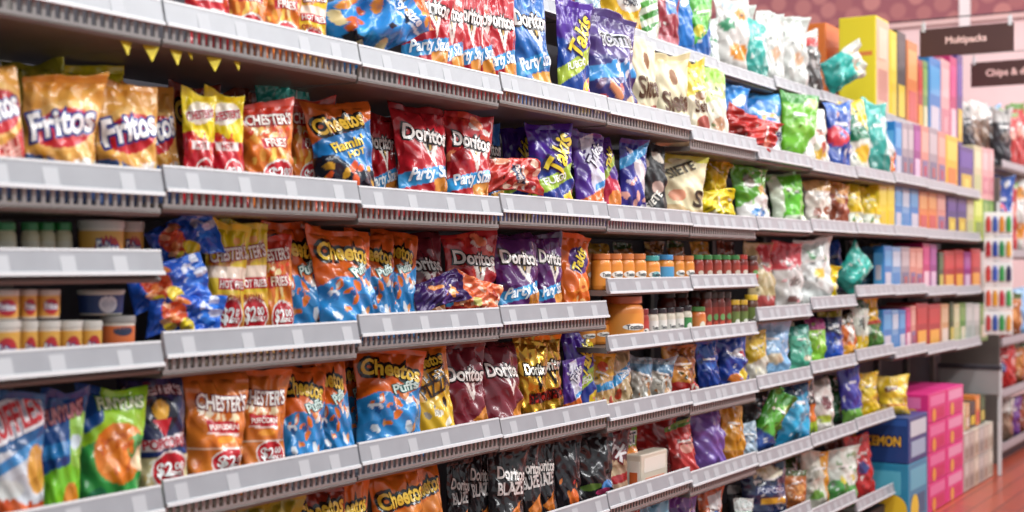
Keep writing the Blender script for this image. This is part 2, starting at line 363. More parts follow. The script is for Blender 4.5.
bag('dor_red', 'tortilla_chip_bag', 'red tortilla chip bag with blue banner', 'red tortilla chips', .25, .42, .10, dor('b51f2b', '8c1a22'), dt() + ps)
bag('dor_flame', 'tortilla_chip_bag', 'streaky red tortilla chip bag with blue banner', 'streaky red chips', .25, .42, .10,
    [('F', 'b8242c'), ('P', 63, 26, .0, 1, .45, 1, .03, ['d84a34', 'e8d8d0', '98141e', 'c8342c', 'f08a60'])] + dor('b8242c', '8c1a22')[2:], dt() + ps)
bag('dor_blue', 'tortilla_chip_bag', 'blue tortilla chip bag with pale banner', 'blue tortilla chips', .25, .42, .10,
    [('F', '1d63ae'), ('P', 64, 14, .0, 1, .5, 1, .02, ['2f86cc', '184a8c', '5aa8e0'])] + dor('1d63ae', '184a8c')[2:-2] + [('T', [(.35, .1), (1.0, .16), (.98, -.1), (.4, -.15)], 'd9993c')], dt() + ps)
bag('dor_purple', 'tortilla_chip_bag', 'purple tortilla chip bag with blue banner', 'purple tortilla chips', .25, .40, .10, dor('5a2468', '43184e'), dt() + ps)
bag('dor_maroon', 'tortilla_chip_bag', 'maroon tortilla chip bag without banner', 'maroon tortilla chips', .24, .37, .10,
    [('F', '74202e'), ('A', .93, '5c1a24'), ('T', [(.40, .56), (.5, .56), (.60, .36), (.68, .56), (.76, .56), (.61, .26)], 'e8d8d0'), ('T', [(.55, .02), (.96, .26), (1.0, -.04)], 'd88838'), ('B', -.06, '5c1a24')],
    [('Doritos', .54, .60, .86, 'f1eae4', dict(ol='2a1218', ow=.11, rot=-3, sy=1.35))])
bag('dor_gold', 'tortilla_chip_bag', 'shiny gold tortilla chip bag with red block', 'shiny gold chips', .24, .41, .10,
    [('F', 'cf9a2e'), ('P', 66, 18, 0, 1, .5, 1, .02, ['e8c058', 'b07a1c', '8a5c14']), ('T', [(.4, .58), (.5, .58), (.60, .40), (.68, .58), (.76, .58), (.61, .3)], '201410'), ('N', .14, .28, 'bf2a20', .08, .3, .95), ('B', .04, 'b88424')],
    [('Doritos', .55, .60, .84, 'f6efe0', dict(ol='21160f', ow=.12, rot=0, sy=1.3)), ('SPICY', .62, .215, .5, '2c100c', dict(rot=4, sy=1.3))], mat='foil')
bag('dor_black', 'tortilla_chip_bag', 'black tortilla chip bag with orange chip', 'black tortilla chips', .24, .40, .10,
    [('F', '221e22'), ('A', .93, '161416'), ('P', 68, 10, 0, 1, .6, 1, .02, ['3a3236', '4a2a2a']), ('T', [(.40, .60), (.48, .60), (.60, .42), (.68, .60), (.76, .60), (.61, .34)], 'd8d0c8'), ('T', [(.3, .08), (.86, .28), (.78, -.1)], 'd97a30'), ('P', 69, 8, .45, .8, -.02, .18, .006, ['f0a858', 'a84a18'])],
    [('Doritos', .54, .64, .84, 'ece6e0', dict(ol='0e0c0c', ow=.11, rot=-4, sy=1.35)), ('BLAZE', .5, .45, .62, 'e0d8d4', dict(rot=3, sy=1.4))])
def tk(base, c2, band, c4):
    return [('F', base), ('B', .5, c2, -.2), ('N', .22, .40, band, .28), ('T', [(.62, .1), (1, .2), (1, -.2), (.6, -.2)], c4), ('P', 71, 6, .65, .95, -.1, .15, .012, ['e83a8c', 'f0d040', 'e86030'])]
tkt = [('Takis', .60, .62, .78, 'f2d53a', dict(ol='2a1450', ow=.1, rot=58, sy=1.3))]
bag('takis', 'rolled_chip_bag', 'violet rolled chip bag with green band', 'violet rolled chips', .22, .36, .09, tk('4a2294', '27388c', 'a8c840', 'e8c030'), tkt + [('FUEGO', .45, .31, .5, 'f4f4e8', dict(rot=14))])
bag('takis_tall', 'rolled_chip_bag', 'violet rolled chip bag with blue foot', 'violet blue-foot chips', .22, .42, .09, tk('502a92', '20489c', 'b8cc48', 'f0c83c'), tkt + [('FUEGO', .45, .31, .5, 'f4f4e8', dict(rot=14))])
bag('takis_orange', 'rolled_chip_bag', 'orange rolled chip bag with purple letters', 'orange rolled chips', .18, .36, .08,
    [('F', 'e0661e'), ('E', .52, .62, .3, .2, '56307c', 60), ('E', .55, .28, .2, .1, 'f0a050'), ('P', 73, 10, .2, .9, -.1, .25, .016, ['f08a30', 'c84a18', 'f6c080'])],
    [('Takis', .52, .63, .62, 'f2d53a', dict(ol='3a1c5c', ow=.12, rot=62, sy=1.3))])
bag('takis_white', 'rolled_chip_bag', 'white and violet rolled chip bag', 'white-violet chips', .19, .36, .08,
    [('F', '5a3496'), ('T', [(.2, .9), (.6, 1.0), (1, .2), (.9, -.2), (.4, .3)], 'd8d4e4'), ('N', .05, .2, 'e07030', .2), ('N', .22, .3, '4090d0', .2, .5, 1), ('P', 74, 8, .2, .9, .5, .9, .016, ['8866c0', 'f0f0f8', '3a2068'])],
    [('Takis', .6, .7, .6, 'f2f0fa', dict(ol='2a1450', ow=.1, rot=50, sy=1.3))])
bag('takis_red', 'rolled_chip_bag', 'violet rolled chip bag with crimson foot', 'violet-crimson chips', .16, .33, .08,
    [('F', '5c3494'), ('B', .42, 'c8304c', -.2), ('E', .5, .12, .3, .12, 'e88a40'), ('N', .5, .6, 'b0c848', .3)], [('Takis', .6, .7, .6, 'f2d53a', dict(ol='2a1450', rot=55))])
bag('takis_blue', 'rolled_chip_bag', 'blue-violet bag with white swirl', 'blue-violet chips', .16, .33, .08,
    [('F', '3c3a94'), ('T', [(.2, .9), (.7, .7), (1, .3), (.8, .2), (.5, .5)], 'e4d8dc'), ('N', .7, .85, '4aa0d8', .3), ('P', 76, 10, .1, .9, 0, .45, .016, ['e8e0f0', '5a3c94', '28246c', 'f0b0a0'])], [])
bag('tostitos', 'tortilla_chip_bag', 'deep violet tortilla bag with dark lettering', 'deep violet tortillas', .26, .40, .11,
    [('F', '55407f'), ('A', .82, '4a356f'), ('B', .45, '3d3a78', 0, .03), ('N', .24, .40, '3b8fd0', .12), ('P', 81, 12, .3, 1, .18, .42, .018, ['e8e4ec', '3b8fd0', '4a3880']), ('P', 82, 12, .05, .95, -.15, .16, .022, ['d88a60', 'c8503c', '6a4a6a', 'e8c8a0'])],
    [('TOSTITOS', .55, .66, .86, '16141c', dict(ol='e8e4ee', ow=.14, sy=1.5, rot=2))])
bag('siete', 'tortilla_chip_bag', 'cream tortilla bag with brown script', 'cream tortillas', .21, .33, .09,
    [('F', 'e2d6b4'), ('A', .86, 'e6dcae'), ('E', .5, .68, .09, .12, '8a5a34'), ('B', .08, 'd8b088', 0, .03), ('E', .75, .0, .3, .1, 'a84a3c'), ('E', .2, .0, .2, .08, 'c88858')],
    [('Siete', .5, .34, .66, '59361f', dict(sy=1.5, rot=3))], mat='matte')
bag('siete_lime', 'tortilla_chip_bag', 'cream tortilla bag with lime shoulders', 'lime-shoulder tortillas', .22, .34, .09,
    [('F', 'dfd2aa'), ('A', .86, 'c8c040', .1), ('E', .3, .3, .16, .1, 'd89070'), ('B', .12, 'c8a878', 0, .03), ('E', .5, .88, .3, .06, 'e6dcb4')],
    [('SIETE', .4, .74, .6, '4a4434', dict(rot=28)), ('S', .78, .28, .2, '3a2a1c')], mat='matte')
bag('siete_black', 'tortilla_chip_bag', 'black tortilla bag with pale round chip', 'black siesta bag', .19, .36, .09,
    [('F', '262426'), ('E', .75, .78, .22, .06, 'e4dccc', -30), ('E', .3, .72, .13, .09, '9c8878'), ('E', .58, .34, .16, .09, 'b8988c'), ('P', 86, 8, .1, .9, -.05, .25, .008, ['c8c0b4', '6a645c'])], [('SIETE', .4, .16, .5, 'd8d0c4', dict(rot=40))], mat='matte')
DES['siete_black']['short'] = 'black tortillas'
# bags farther along the aisle
def g(key, desc, short, base, layers=(), w=.22, h=.34, t=.1, txt=(), name='snack_bag', mat='film'):
    b = lin(base); tint = lambda f, q: '%02x%02x%02x' % tuple(int(255 * max(0, min(1, (x ** (1 / 2.2)) * f + q))) for x in b)
    cols = ['f0ece6', tint(.55, 0), tint(.8, .3), tint(.7, .02), tint(.6, .45)]
    sd = sum(map(ord, key))
    extra = [('P', sd, 16, .06, .94, -.05, .95, .011, cols), ('N', .60, .635, 'efe9e4', random.Random(key).uniform(-.2, .2), .22, .74), ('N', .555, .575, tint(.5, 0), random.Random(key).uniform(-.2, .2), .3, .7)]
    bag(key, name, desc, short, w, h, t, [('F', base)] + list(layers) + (extra if name == 'snack_bag' and key not in ('purple_round', 'blue_plain', 'red_bag') else []), txt, mat, back=[('F', base)])
g('yel_white', 'yellow and white snack bag', 'yellow-white snacks', 'ead04a', [('B', .55, 'f0e4c8', .1), ('E', .5, .1, .3, .12, 'b0584c'), ('E', .5, .5, .2, .06, '8a5a34')], txt=[('Siete', .5, .36, .6, '59361f')])
g('lime_white', 'lime and white snack bag', 'lime-white snacks', 'cfe08c', [('A', .75, '98c848'), ('B', .5, 'ece6d4', .1), ('E', .5, .15, .26, .1, 'c89878')])
g('blue_plain', 'solid blue snack bag', 'solid blue bag', '1f70c0', [('A', .8, '2f8ad8', .2), ('E', .65, .75, .3, .08, 'e8e8f0', 20), ('N', .0, .04, '1a5aa0')])
g('blue_white', 'blue bag with white lower half', 'blue-white bag', '2a7cc8', [('A', .9, '4aa0e0'), ('B', .5, 'e8e4ea', .3), ('E', .6, .52, .32, .12, 'e6b050'), ('E', .6, .5, .2, .08, '2f6ac0'), ('E', .55, .15, .2, .08, '8a98c0')], txt=[('CAPE', .6, .24, .5, '34406a')])
g('red_flat', 'red snack bag lying down', 'fallen red bag', 'c8302c', [('E', .4, .5, .25, .12, 'd84a40'), ('B', .1, 'a82420'), ('E', .7, .7, .2, .1, 'e88a70')])
g('dor_red_flat', 'crumpled red chip bag lying down', 'fallen red bag', 'c23a30', [('P', 91, 24, .0, 1, 0, 1, .03, ['d8503c', '98202c', 'e8a080', 'b82a2c', 'f0c8b0']), ('N', .38, .58, '40506c', .1, .2, .8)], txt=[('Doritos', .5, .48, .5, 'e8d8d0')])
g('green_corner', 'green bag with white corner', 'green white-corner bag', '6cb02c', [('A', .8, '3f8a34'), ('E', .35, .4, .26, .1, '8cc850'), ('T', [(1, .55), (.3, -.2), (1, -.2)], 'ece8e0'), ('E', .8, .85, .2, .08, 'c8e090')])
g('cream_patch', 'off-white bag with rust emblem', 'off-white bag', 'e8e2d6', [('A', .85, 'f0ece0'), ('E', .55, .5, .18, .08, 'a86048'), ('E', .5, .05, .3, .12, 'e0b040'), ('E', .6, .2, .12, .12, 'b85040')])
g('blue_red', 'blue bag with red panel', 'blue-red bag', '2a4a9c', [('A', .8, '3a66b8'), ('E', .25, .4, .35, .16, 'd8404c'), ('P', 92, 8, .3, 1, .1, .9, .02, ['e8e4e0', 'e89a50', '5a84c8'])])
g('green_yellow', 'dark green bag with yellow shoulder', 'green-yellow bag', '1f6e4c', [('A', .7, 'e6c030', -.5), ('B', .35, 'e2ded2', .1), ('E', .5, .12, .3, .14, 'e8b838')])
g('teal_white', 'teal bag with pale edge', 'teal bag', '3ba89c', [('A', .75, '62c4b8', .2), ('T', [(.6, .7), (1, .8), (1, .1), (.7, 0)], 'bfe0da'), ('B', .15, '2a8478')])
g('orange_white', 'white bag with orange wedge', 'orange wedge bag', 'e8e0dc', [('T', [(0, -.2), (1, .7), (1, -.2)], 'e2702c')])
g('yellow_lump', 'plain yellow crumpled bag', 'yellow crumpled bag', 'dcb81c', [('A', .6, 'c8a818', .3), ('E', .5, .4, .3, .16, 'e8c828')])
g('yellow_low', 'lemon yellow bag lying low', 'low lemon bag', 'e6cc20', [('E', .4, .5, .3, .2, 'f0dc40'), ('T', [(.6, .4), (1, .5), (1, .0)], 'f0e4b8')])
g('green_face', 'leafy green bag with pale foot', 'leafy green bag', '5ea82c', [('E', .4, .7, .16, .14, '7a6a58'), ('B', .38, 'e8e4e0', .4), ('E', .5, .05, .25, .1, '3a80c0'), ('E', .75, .5, .2, .1, 'e8b060')])
g('green_bright', 'bright green bag with pale side', 'bright green bag', '62bc2c', [('T', [(0, .8), (.3, 1), (.2, -.2), (0, -.2)], 'd8e4c8'), ('E', .5, .6, .25, .1, '8cd850'), ('B', .08, 'e0e8d0'), ('A', .92, 'a8c8a0')])
g('white_brown', 'white bag with brown spots', 'brown-spot bag', 'e8ded0', [('E', .3, .2, .16, .12, '8a4a34'), ('E', .7, .25, .14, .12, '9c5a40'), ('A', .75, 'd8a868'), ('E', .5, .6, .2, .1, 'f4f0e8')])
g('brown_bag', 'reddish brown snack bag', 'reddish brown bag', '9c5038', [('A', .7, 'e09a48'), ('E', .5, .55, .24, .12, 'e8b070'), ('E', .4, .2, .2, .1, '7c3c2c')])
g('yellow_chick', 'canary yellow bag with green foot', 'canary yellow bag', 'ecc81c', [('B', .25, 'dfe0cc'), ('P', 94, 8, .0, 1, -.1, .2, .02, ['3f7a34', 'e8e4d8', 'c8a030']), ('E', .5, .6, .2, .1, 'f4dc50')])
g('teal_slim', 'slim teal and white bag', 'slim teal bag', '48a8a4', [('B', .4, 'e0ece8'), ('E', .5, .6, .3, .1, '2a8484')], w=.13)
g('grey_blue', 'silvery blue snack bag', 'silvery blue bag', '8aa4b4', [('P', 95, 14, 0, 1, 0, 1, .025, ['b8c8d4', '5a7890', 'd8dce0'])])
g('yellow_badge', 'yellow bag with white badge', 'yellow badge bag', 'e0b020', [('E', .6, .42, .34, .2, 'e8e4dc'), ('E', .6, .42, .3, .17, 'f2eee6'), ('B', .1, 'c89418')], w=.3, txt=[('MINI', .6, .46, .36, '3a3a4a'), ('CORN', .6, .36, .36, '3a3a4a')])
g('green_stripe', 'white bag with green stripes', 'green stripe bag', 'dfe6d4', [('N', .1, .2, '3f8a34', .2), ('N', .3, .4, '3f8a34', .2), ('N', .5, .6, '58a044', .2), ('N', .7, .8, '3f8a34', .2)])
g('maroon_square', 'maroon bag with blue square', 'maroon blue-square bag', '9a3440', [('N', .42, .72, '3c7cc4', .05, .35, .85), ('B', .08, 'c87880'), ('A', .9, 'b84a54')], w=.25)
g('green_tilt', 'green bag with blue base tilting', 'tilted green bag', '52ac38', [('B', .25, '2f68b0', .5), ('E', .5, .6, .3, .14, '78c850'), ('E', .3, .3, .2, .1, 'd8c840'), ('A', .88, '98d070')])
g('white_orange', 'white bag with orange pictures', 'white orange-print bag', 'd0ccc6', [('E', .65, .75, .2, .12, 'd8923c'), ('E', .5, .15, .32, .14, 'd88a28'), ('E', .2, .55, .16, .1, '4a9a70'), ('E', .35, .85, .2, .08, 'a0b8d0')])
g('white_plain', 'pale white vegetable snack bag', 'pale white bag', 'ccccc6', [('E', .5, .3, .2, .1, 'd8b090'), ('E', .4, .7, .22, .1, 'c8d0c4'), ('E', .65, .55, .1, .06, 'd87a48'), ('A', .9, 'd0d8d0')])
g('teal_bright', 'bright turquoise bag', 'turquoise bag', '34b4a4', [('E', .4, .7, .25, .12, '6cd0c4'), ('B', .1, '208c80'), ('E', .7, .4, .16, .1, '1f9c8c')])
g('teal_food', 'turquoise bag with pale picture band', 'turquoise picture bag', '3ab8ac', [('A', .55, 'e0e0d4', .1), ('P', 97, 8, .1, .9, .6, .9, .02, ['d88a4c', 'a8c080', 'e8c8a0', 'c8503c']), ('B', .08, '2a9a90')], w=.26)
g('black_red', 'black bag with red top', 'black red-top bag', '4a4240', [('A', .75, 'c83c3c'), ('A', .88, 'd8dcd0'), ('E', .5, .4, .2, .1, '6a5a54')])
g('cream_red', 'cream bag with pink-red shoulder', 'cream red-shoulder bag', 'dcc490', [('T', [(.4, .9), (.5, .5), (1, .45), (1, 1), (.5, 1)], 'd84c54'), ('B', .06, 'c04c48'), ('E', .5, .3, .22, .1, 'ecdcb4')])
g('pink_red', 'coral red bag with white base', 'coral bag', 'd8505a', [('B', .55, 'e4e0dc', .1), ('E', .5, .3, .2, .08, '8c8480'), ('E', .4, .0, .2, .08, '704844')])
g('white_green', 'white bag with green sprigs', 'green sprig bag', 'e0e4e0', [('E', .4, .8, .26, .1, 'b8c4bc'), ('E', .5, .35, .2, .1, 'e8c048'), ('P', 98, 8, .1, .9, .4, .8, .015, ['5a9a64', 'f4f4f0', 'a0b8a8'])])
g('dark_orange', 'dark brown bag with amber print', 'dark amber bag', '3a2c28', [('T', [(.6, .9), (1, .9), (1, .1), (.7, .3)], 'c8903c'), ('E', .35, .6, .2, .1, '5a4438'), ('B', .1, '4a8cb0')])
g('clear_yellow', 'clear bag with yellow and red top', 'clear yellow-top bag', 'cda46c', [('A', .55, 'e0a828', .1), ('E', .5, .75, .2, .1, 'd05030'), ('N', .32, .46, '3f94cc', .1), ('P', 101, 20, 0, 1, -.1, .3, .02, ['d8b888', 'b08850', 'c04838'])])
g('clear_blue', 'clear tortilla bag with blue label', 'clear blue-label bag', 'c8ac80', [('P', 102, 26, 0, 1, -.1, 1, .025, ['d8c098', 'b08c5c', 'a87848']), ('N', .48, .66, '2f90cc', .35), ('E', .25, .2, .12, .1, 'c84830')], txt=[("Juanita's", .6, .58, .5, 'f0f4f8', dict(rot=22))])
g('clear_grey', 'clear bag of pale chips, blue header', 'clear grey bag', 'bcb4a8', [('P', 103, 34, 0, 1, -.1, .7, .022, ['e0dcd4', '8c8478', 'c89868', 'd4c8b8', 'b0703c']), ('A', .62, '5a84a4', -.2), ('A', .85, '8c9aa4')])
g('amber_red', 'clear amber snack bag with red base', 'amber red-base bag', 'a86424', [('P', 104, 26, 0, 1, .3, 1, .03, ['c88430', '8c4a1c', '6a3418', 'd8a048']), ('B', .25, 'b02824', 0, .03), ('P', 105, 8, .2, .9, .1, .45, .016, ['e8d8c8', 'c83a30', '48401c'])])
g('royal_blue', 'royal blue snack bag', 'royal blue bag', '1f3f94', [('A', .7, '2858b8', .2), ('E', .5, .5, .26, .1, '3468c4'), ('B', .1, '18306c')])
g('royal_yellow', 'royal blue bag with red and yellow print', 'blue sticker bag', '2244a4', [('E', .35, .12, .22, .1, 'e07a28'), ('E', .7, .18, .24, .14, 'ecc828'), ('E', .65, .62, .26, .1, 'e8e4ec'), ('E', .75, .6, .14, .06, 'c83048')])
g('sky_white', 'pale sky blue bag', 'sky blue bag', '86b4dc', [('E', .4, .2, .26, .12, 'd8c8a8'), ('A', .8, 'a8ccec'), ('E', .5, .55, .24, .1, '9cc4e8')])
g('yellow_gold', 'amber yellow bag with white base', 'amber yellow bag', 'd8b438', [('B', .35, 'd8d0c0', .3), ('E', .5, .6, .24, .1, 'e8cc58')])
g('mint', 'mint green snack bag', 'mint bag', '58bc9c', [('E', .5, .3, .3, .16, '7cd0b4'), ('A', .75, '3a9484'), ('E', .6, .1, .2, .08, 'e0c8b0')])
g('cream_green', 'cream bag with green base', 'cream green-base bag', 'd8ccb0', [('B', .25, '6a9c54'), ('E', .5, .55, .24, .16, 'e8dec8'), ('E', .5, .5, .1, .06, 'a88c60')])
g('lime_magenta', 'lime bag with magenta top', 'lime magenta bag', '8ccc3c', [('A', .68, '8c2c64'), ('E', .5, .4, .22, .12, 'b4e070')])
g('navy_blue', 'navy bag with bright blue base', 'navy bag', '22284c', [('B', .45, '2050b8', 0, .05), ('E', .6, .25, .2, .08, 'd0d4ec'), ('A', .85, '9c9834')])
g('orange_green', 'orange bag with white swirl', 'orange swirl bag', 'd86c24', [('T', [(.4, .9), (.7, .8), (.5, .1), (.3, .3)], 'e8e0d4'), ('A', .7, '5a4c38'), ('B', .1, 'e8a030')])
g('egg_green', 'green bag with yellow dome top', 'yellow-dome bag', '4a7c34', [('A', .42, 'e8b41c', 0, .02), ('N', .40, .47, 'b83c2c'), ('P', 107, 8, .1, .9, -.1, .3, .02, ['6a9c44', '2f5c28', 'c84434'])])
g('yel_black', 'white bag with black and yellow foot', 'black-yellow foot bag', 'd4d8c8', [('B', .2, 'e0bc30'), ('E', .5, .45, .2, .14, '4a5044'), ('A', .8, '3c5c3c')])
g('ruffles', 'blue and white ridged chip bag', 'ridged chips', '215a94', [('B', .52, 'd9dbe2', .18, .03), ('N', .40, .50, '3c92d4', .28), ('E', .85, .35, .2, .2, 'd89c40'), ('B', .12, 'd9602c', -.1, .04), ('E', .3, .2, .3, .08, 'e4e4e0'), ('P', 110, 8, 0, 1, -.1, .1, .02, ['e87030', 'c84c20'])], w=.22, h=.36, txt=[('RUFFLES', .5, .78, .86, 'cc2c36', dict(ol='f0eef2', ow=.14, rot=18, sy=2.0))], name='potato_chip_bag')
bag('funyuns', 'onion_ring_bag', 'green bag with orange onion ring', 'onion ring snacks', .23, .37, .11,
    [('F', '3a9a48'), ('A', .50, '9cd02c', .1, .04), ('T', [(0, 1.1), (.36, 1.1), (.3, .7), (.0, .55)], '1c4c90'), ('E', .56, .40, .42, .28, 'de7a1e'), ('E', .80, .46, .17, .12, '3a9a48'), ('P', 111, 26, .2, .75, .22, .6, .014, ['f0984a', 'c8601a', 'e88a30']), ('T', [(.7, .3), (1, .5), (1, .2)], 'f0d8b0'), ('P', 112, 6, .1, .5, -.1, .1, .02, ['6ab8c8', '2a7a54'])],
    [('FUNYUNS', .58, .86, .62, 'e4eec8', dict(ol='5c9a30', rot=2, sy=1.4))])
bag('funyuns_blue', 'onion_ring_bag', 'blue and green onion snack bag', 'blue-green onion snacks', .20, .37, .10,
    [('F', '1c4c90'), ('B', .34, '7cc82c', .3, .03), ('N', .42, .55, '2a84c8', .1), ('T', [(.6, .9), (1, .8), (1, .3), (.7, .35)], '98cc50'), ('E', .75, .0, .2, .2, 'd88428'), ('E', .8, .55, .14, .07, 'd0e0e8')],
    [('FUNYUNS', .48, .80, .82, 'd8949c', dict(ol='8c2c40', rot=14, sy=1.6))])
bag('stick_blue', 'corn_snack_bag', 'crumpled blue bag with yellow and red print', 'crumpled blue bag', .22, .32, .12,
    [('F', '2053b8'), ('A', .75, '2a6ad0', .2), ('P', 113, 10, .1, .9, .5, .9, .03, ['2a7ae0', '183c88', 'd8dcec']), ('E', .45, .15, .34, .22, 'c8502c', 20), ('P', 114, 10, .1, .8, .0, .35, .024, ['e08448', 'a83424', 'f0b080']), ('E', .75, .4, .2, .14, 'e8cc28', 30), ('E', .8, .12, .1, .1, 'e8d030')],
    [])
bag('purple_flat', 'tortilla_chip_bag', 'crumpled purple chip bag lying down', 'fallen purple bag', .22, .33, .10,
    [('F', '3e2260'), ('P', 116, 18, 0, 1, 0, 1, .03, ['54307c', '2c184c', 'e8944c', '6a4490', '3c2a6c']), ('P', 117, 6, .2, .8, .5, .8, .015, ['e0843c', 'f0d8b0', 'a8c848'])], [])
bag('orange_flat', 'tortilla_chip_bag', 'orange-red clear chip bag lying down', 'fallen orange bag', .2, .28, .09,
    [('F', 'd8663c'), ('P', 118, 40, 0, 1, -.1, 1, .02, ['e88a58', 'c04a2c', 'f0b890', 'f0d8c4', 'a83828']), ('E', .75, .3, .14, .12, 'b8b060')], [])
bag('black_takis', 'rolled_chip_bag', 'black rolled chip bag with orange sparks', 'black rolled chips', .2, .36, .09,
    [('F', '242026'), ('E', .6, .1, .2, .14, 'e06a2c'), ('P', 119, 10, .1, .9, -.1, .4, .014, ['6ab040', 'e07a30', 'c83c3c', '4a444c'])], [])
bag('black_lean', 'tortilla_chip_bag', 'black bag leaning out with coloured blots', 'leaning black bag', .26, .40, .11,
    [('F', '1f1c20'), ('E', .7, .18, .2, .07, '3a78b4', 10), ('E', .6, .08, .2, .05, 'c03c6c', 10), ('E', .3, .15, .2, .06, '5c7a34', 10), ('P', 120, 8, 0, 1, .4, 1, .02, ['2e2a30', '38343c'])], [])
bag('kirk', 'tortilla_chip_bag', 'red and black bag with pale chips', 'red-black tortillas', .22, .40, .09,
    [('F', '5a1c24'), ('P', 121, 16, 0, 1, .5, 1, .02, ['e0d4d0', '8c2430', '2a1418']), ('B', .42, 'c8a488', 0, .02), ('P', 122, 18, 0, 1, -.1, .4, .025, ['d8bc98', 'b08c6c']), ('N', .04, .18, 'b82c34', .1, .2, 1)], [('Kirk', .5, .66, .76, 'f2eeee', dict(ol='7a1824', rot=-40, sy=1.3))])
bag('tost_cream', 'tortilla_chip_bag', 'cream tortilla bag with green shoulder', 'cream-green tortillas', .21, .40, .09,
    [('F', 'd8c49c'), ('A', .52, '7ab23c', -.1), ('E', .75, .5, .3, .08, 'e88a2c'), ('E', .5, .25, .4, .2, 'd0b484'), ('P', 123, 8, .1, .9, 0, .3, .025, ['dcc69c', 'c0a070'])], [('TOST', .55, .72, .72, '1c2038', dict(ol='f0f0ec', ow=.14, sy=1.4))])
g('red_bag', 'large glossy red bag', 'glossy red bag', 'a82424', [('A', .85, 'c8342c'), ('E', .5, .5, .3, .14, 'b82c28'), ('B', .1, '8a1c1c')], w=.34, h=.34)
g('purple_round', 'plump lavender purple bag', 'lavender bag', '7a58a8', [('A', .85, '8c6ab8')], w=.26, h=.26, t=.14)
g('gold_bag', 'orange gold snack bag', 'orange gold bag', 'd08c20', [('A', .8, 'dc9c38'), ('B', .12, 'b06c18')])
g('silver_blue', 'silver bag with ice blue print', 'ice blue bag', '9cb0c0', [('P', 125, 18, 0, 1, -.1, 1, .025, ['d8e4ec', '6c8cac', 'b8ccd8', 'f0f4f4'])])
g('silver_grey', 'grey silver bag', 'grey silver bag', '8c8c90', [('P', 126, 14, 0, 1, .2, 1, .03, ['b0b0b4', '5c5c64', 'd0d0d4'])], mat='foil')
g('cyan_bag', 'cyan blue bag with dark cap', 'cyan bag', '2a9cc8', [('A', .72, '1c3c5c', .2), ('E', .6, .4, .2, .2, '58bce0'), ('B', .08, '1c84b0')])
g('green_flag', 'green bag slanting forward', 'slanting green bag', '3a7c28', [('T', [(0, .1), (.5, .0), (.9, .8), (.4, .7)], '58a034'), ('B', .12, '2a4c94'), ('E', .8, .7, .16, .1, 'a0c060')])
g('orange_black', 'black and orange bag', 'black-orange bag', '2c2424', [('B', .45, 'd8701c'), ('E', .5, .85, .3, .08, 'e08824'), ('B', .12, 'a8c834')])
g('white_snack', 'white bag with maroon print', 'white maroon-print bag', 'dcd4cc', [('E', .5, .45, .24, .16, '7a4448'), ('E', .4, .1, .3, .1, 'a8b838'), ('A', .85, 'b8a89c')])
g('deep_green', 'deep green snack bag', 'deep green bag', '2a5c34', [('E', .5, .5, .22, .14, '488448'), ('A', .9, '1c4428')])
g('violet_blue', 'violet blue plump bag', 'violet blue bag', '4844a8', [('E', .5, .5, .24, .1, '6864c4'), ('B', .08, '78b048'), ('A', .9, '38349c')])
g('yellow_ears', 'sunny yellow crumpled snack bag', 'sunny yellow bag', 'e4bc1c', [('E', .5, .5, .3, .14, 'ecd040'), ('N', .2, .3, 'c89c20', .2)])
g('yellow_face', 'small golden yellow bag with brown patch', 'golden yellow bag', 'e2bc30', [('N', .5, .66, '7a4c30', .2, .15, .6), ('E', .6, .2, .2, .08, 'ecd878'), ('N', .0, .06, 'b8483c')], h=.24)
g('navy_popcorn', 'dark navy popcorn bag, gold label', 'dark navy popcorn', '1c2448', [('E', .55, .78, .34, .12, 'e0d8bc'), ('P', 131, 14, .25, .85, .66, .9, .018, ['f4ecd4', 'c8b888']), ('N', .1, .24, 'd8a028', 0, .3, .9), ('N', .32, .46, '30386c', 0, .2, .95)], w=.3, txt=[('POPCORN', .57, .39, .62, 'b8bcd4')])
g('forest_bag', 'mottled forest green bag', 'mottled green bag', '3a4c24', [('P', 133, 16, 0, 1, 0, 1, .025, ['5c7c34', '24341c', '6c8440'])])
g('rust_bag', 'rusty orange snack bag', 'rusty orange bag', 'b46c34', [('E', .5, .4, .24, .16, 'd89858'), ('A', .8, '4c5c2c'), ('B', .08, '8c4c24')])
g('white_amber', 'white bag with amber side stripe', 'amber stripe bag', 'd8d4c4', [('T', [(.6, 1.1), (1, 1.1), (1, -.2), (.65, -.2)], 'd0942c'), ('E', .3, .55, .2, .14, 'a8a494'), ('E', .3, .08, .24, .1, '70a044')])
g('green_white', 'green and white sprouting bag', 'sprouting green bag', 'd4d8cc', [('B', .3, '4c9444', 0, .06), ('P', 134, 12, 0, 1, .3, .95, .022, ['a8b09c', 'f0f0e8', '7c9c6c', 'e0c840'])])
g('red_tilt', 'red bag tilting sideways', 'tilting red bag', 'c02c2c', [('E', .35, .35, .2, .14, '3c4484'), ('A', .85, 'd84038')])
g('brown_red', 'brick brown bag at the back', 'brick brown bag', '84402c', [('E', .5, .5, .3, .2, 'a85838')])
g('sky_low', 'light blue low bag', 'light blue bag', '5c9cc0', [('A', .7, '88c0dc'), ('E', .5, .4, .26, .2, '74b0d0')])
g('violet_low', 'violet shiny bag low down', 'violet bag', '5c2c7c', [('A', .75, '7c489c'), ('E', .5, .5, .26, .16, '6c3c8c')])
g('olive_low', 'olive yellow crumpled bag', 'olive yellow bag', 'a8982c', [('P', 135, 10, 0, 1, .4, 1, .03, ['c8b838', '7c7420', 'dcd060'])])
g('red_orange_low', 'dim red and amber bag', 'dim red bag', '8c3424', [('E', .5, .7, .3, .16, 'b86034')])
g('white_low', 'white bag edged green, lying low', 'white low bag', 'd0d8d4', [('N', .45, .52, '5c9c74'), ('E', .5, .3, .3, .14, 'e8ecec')])
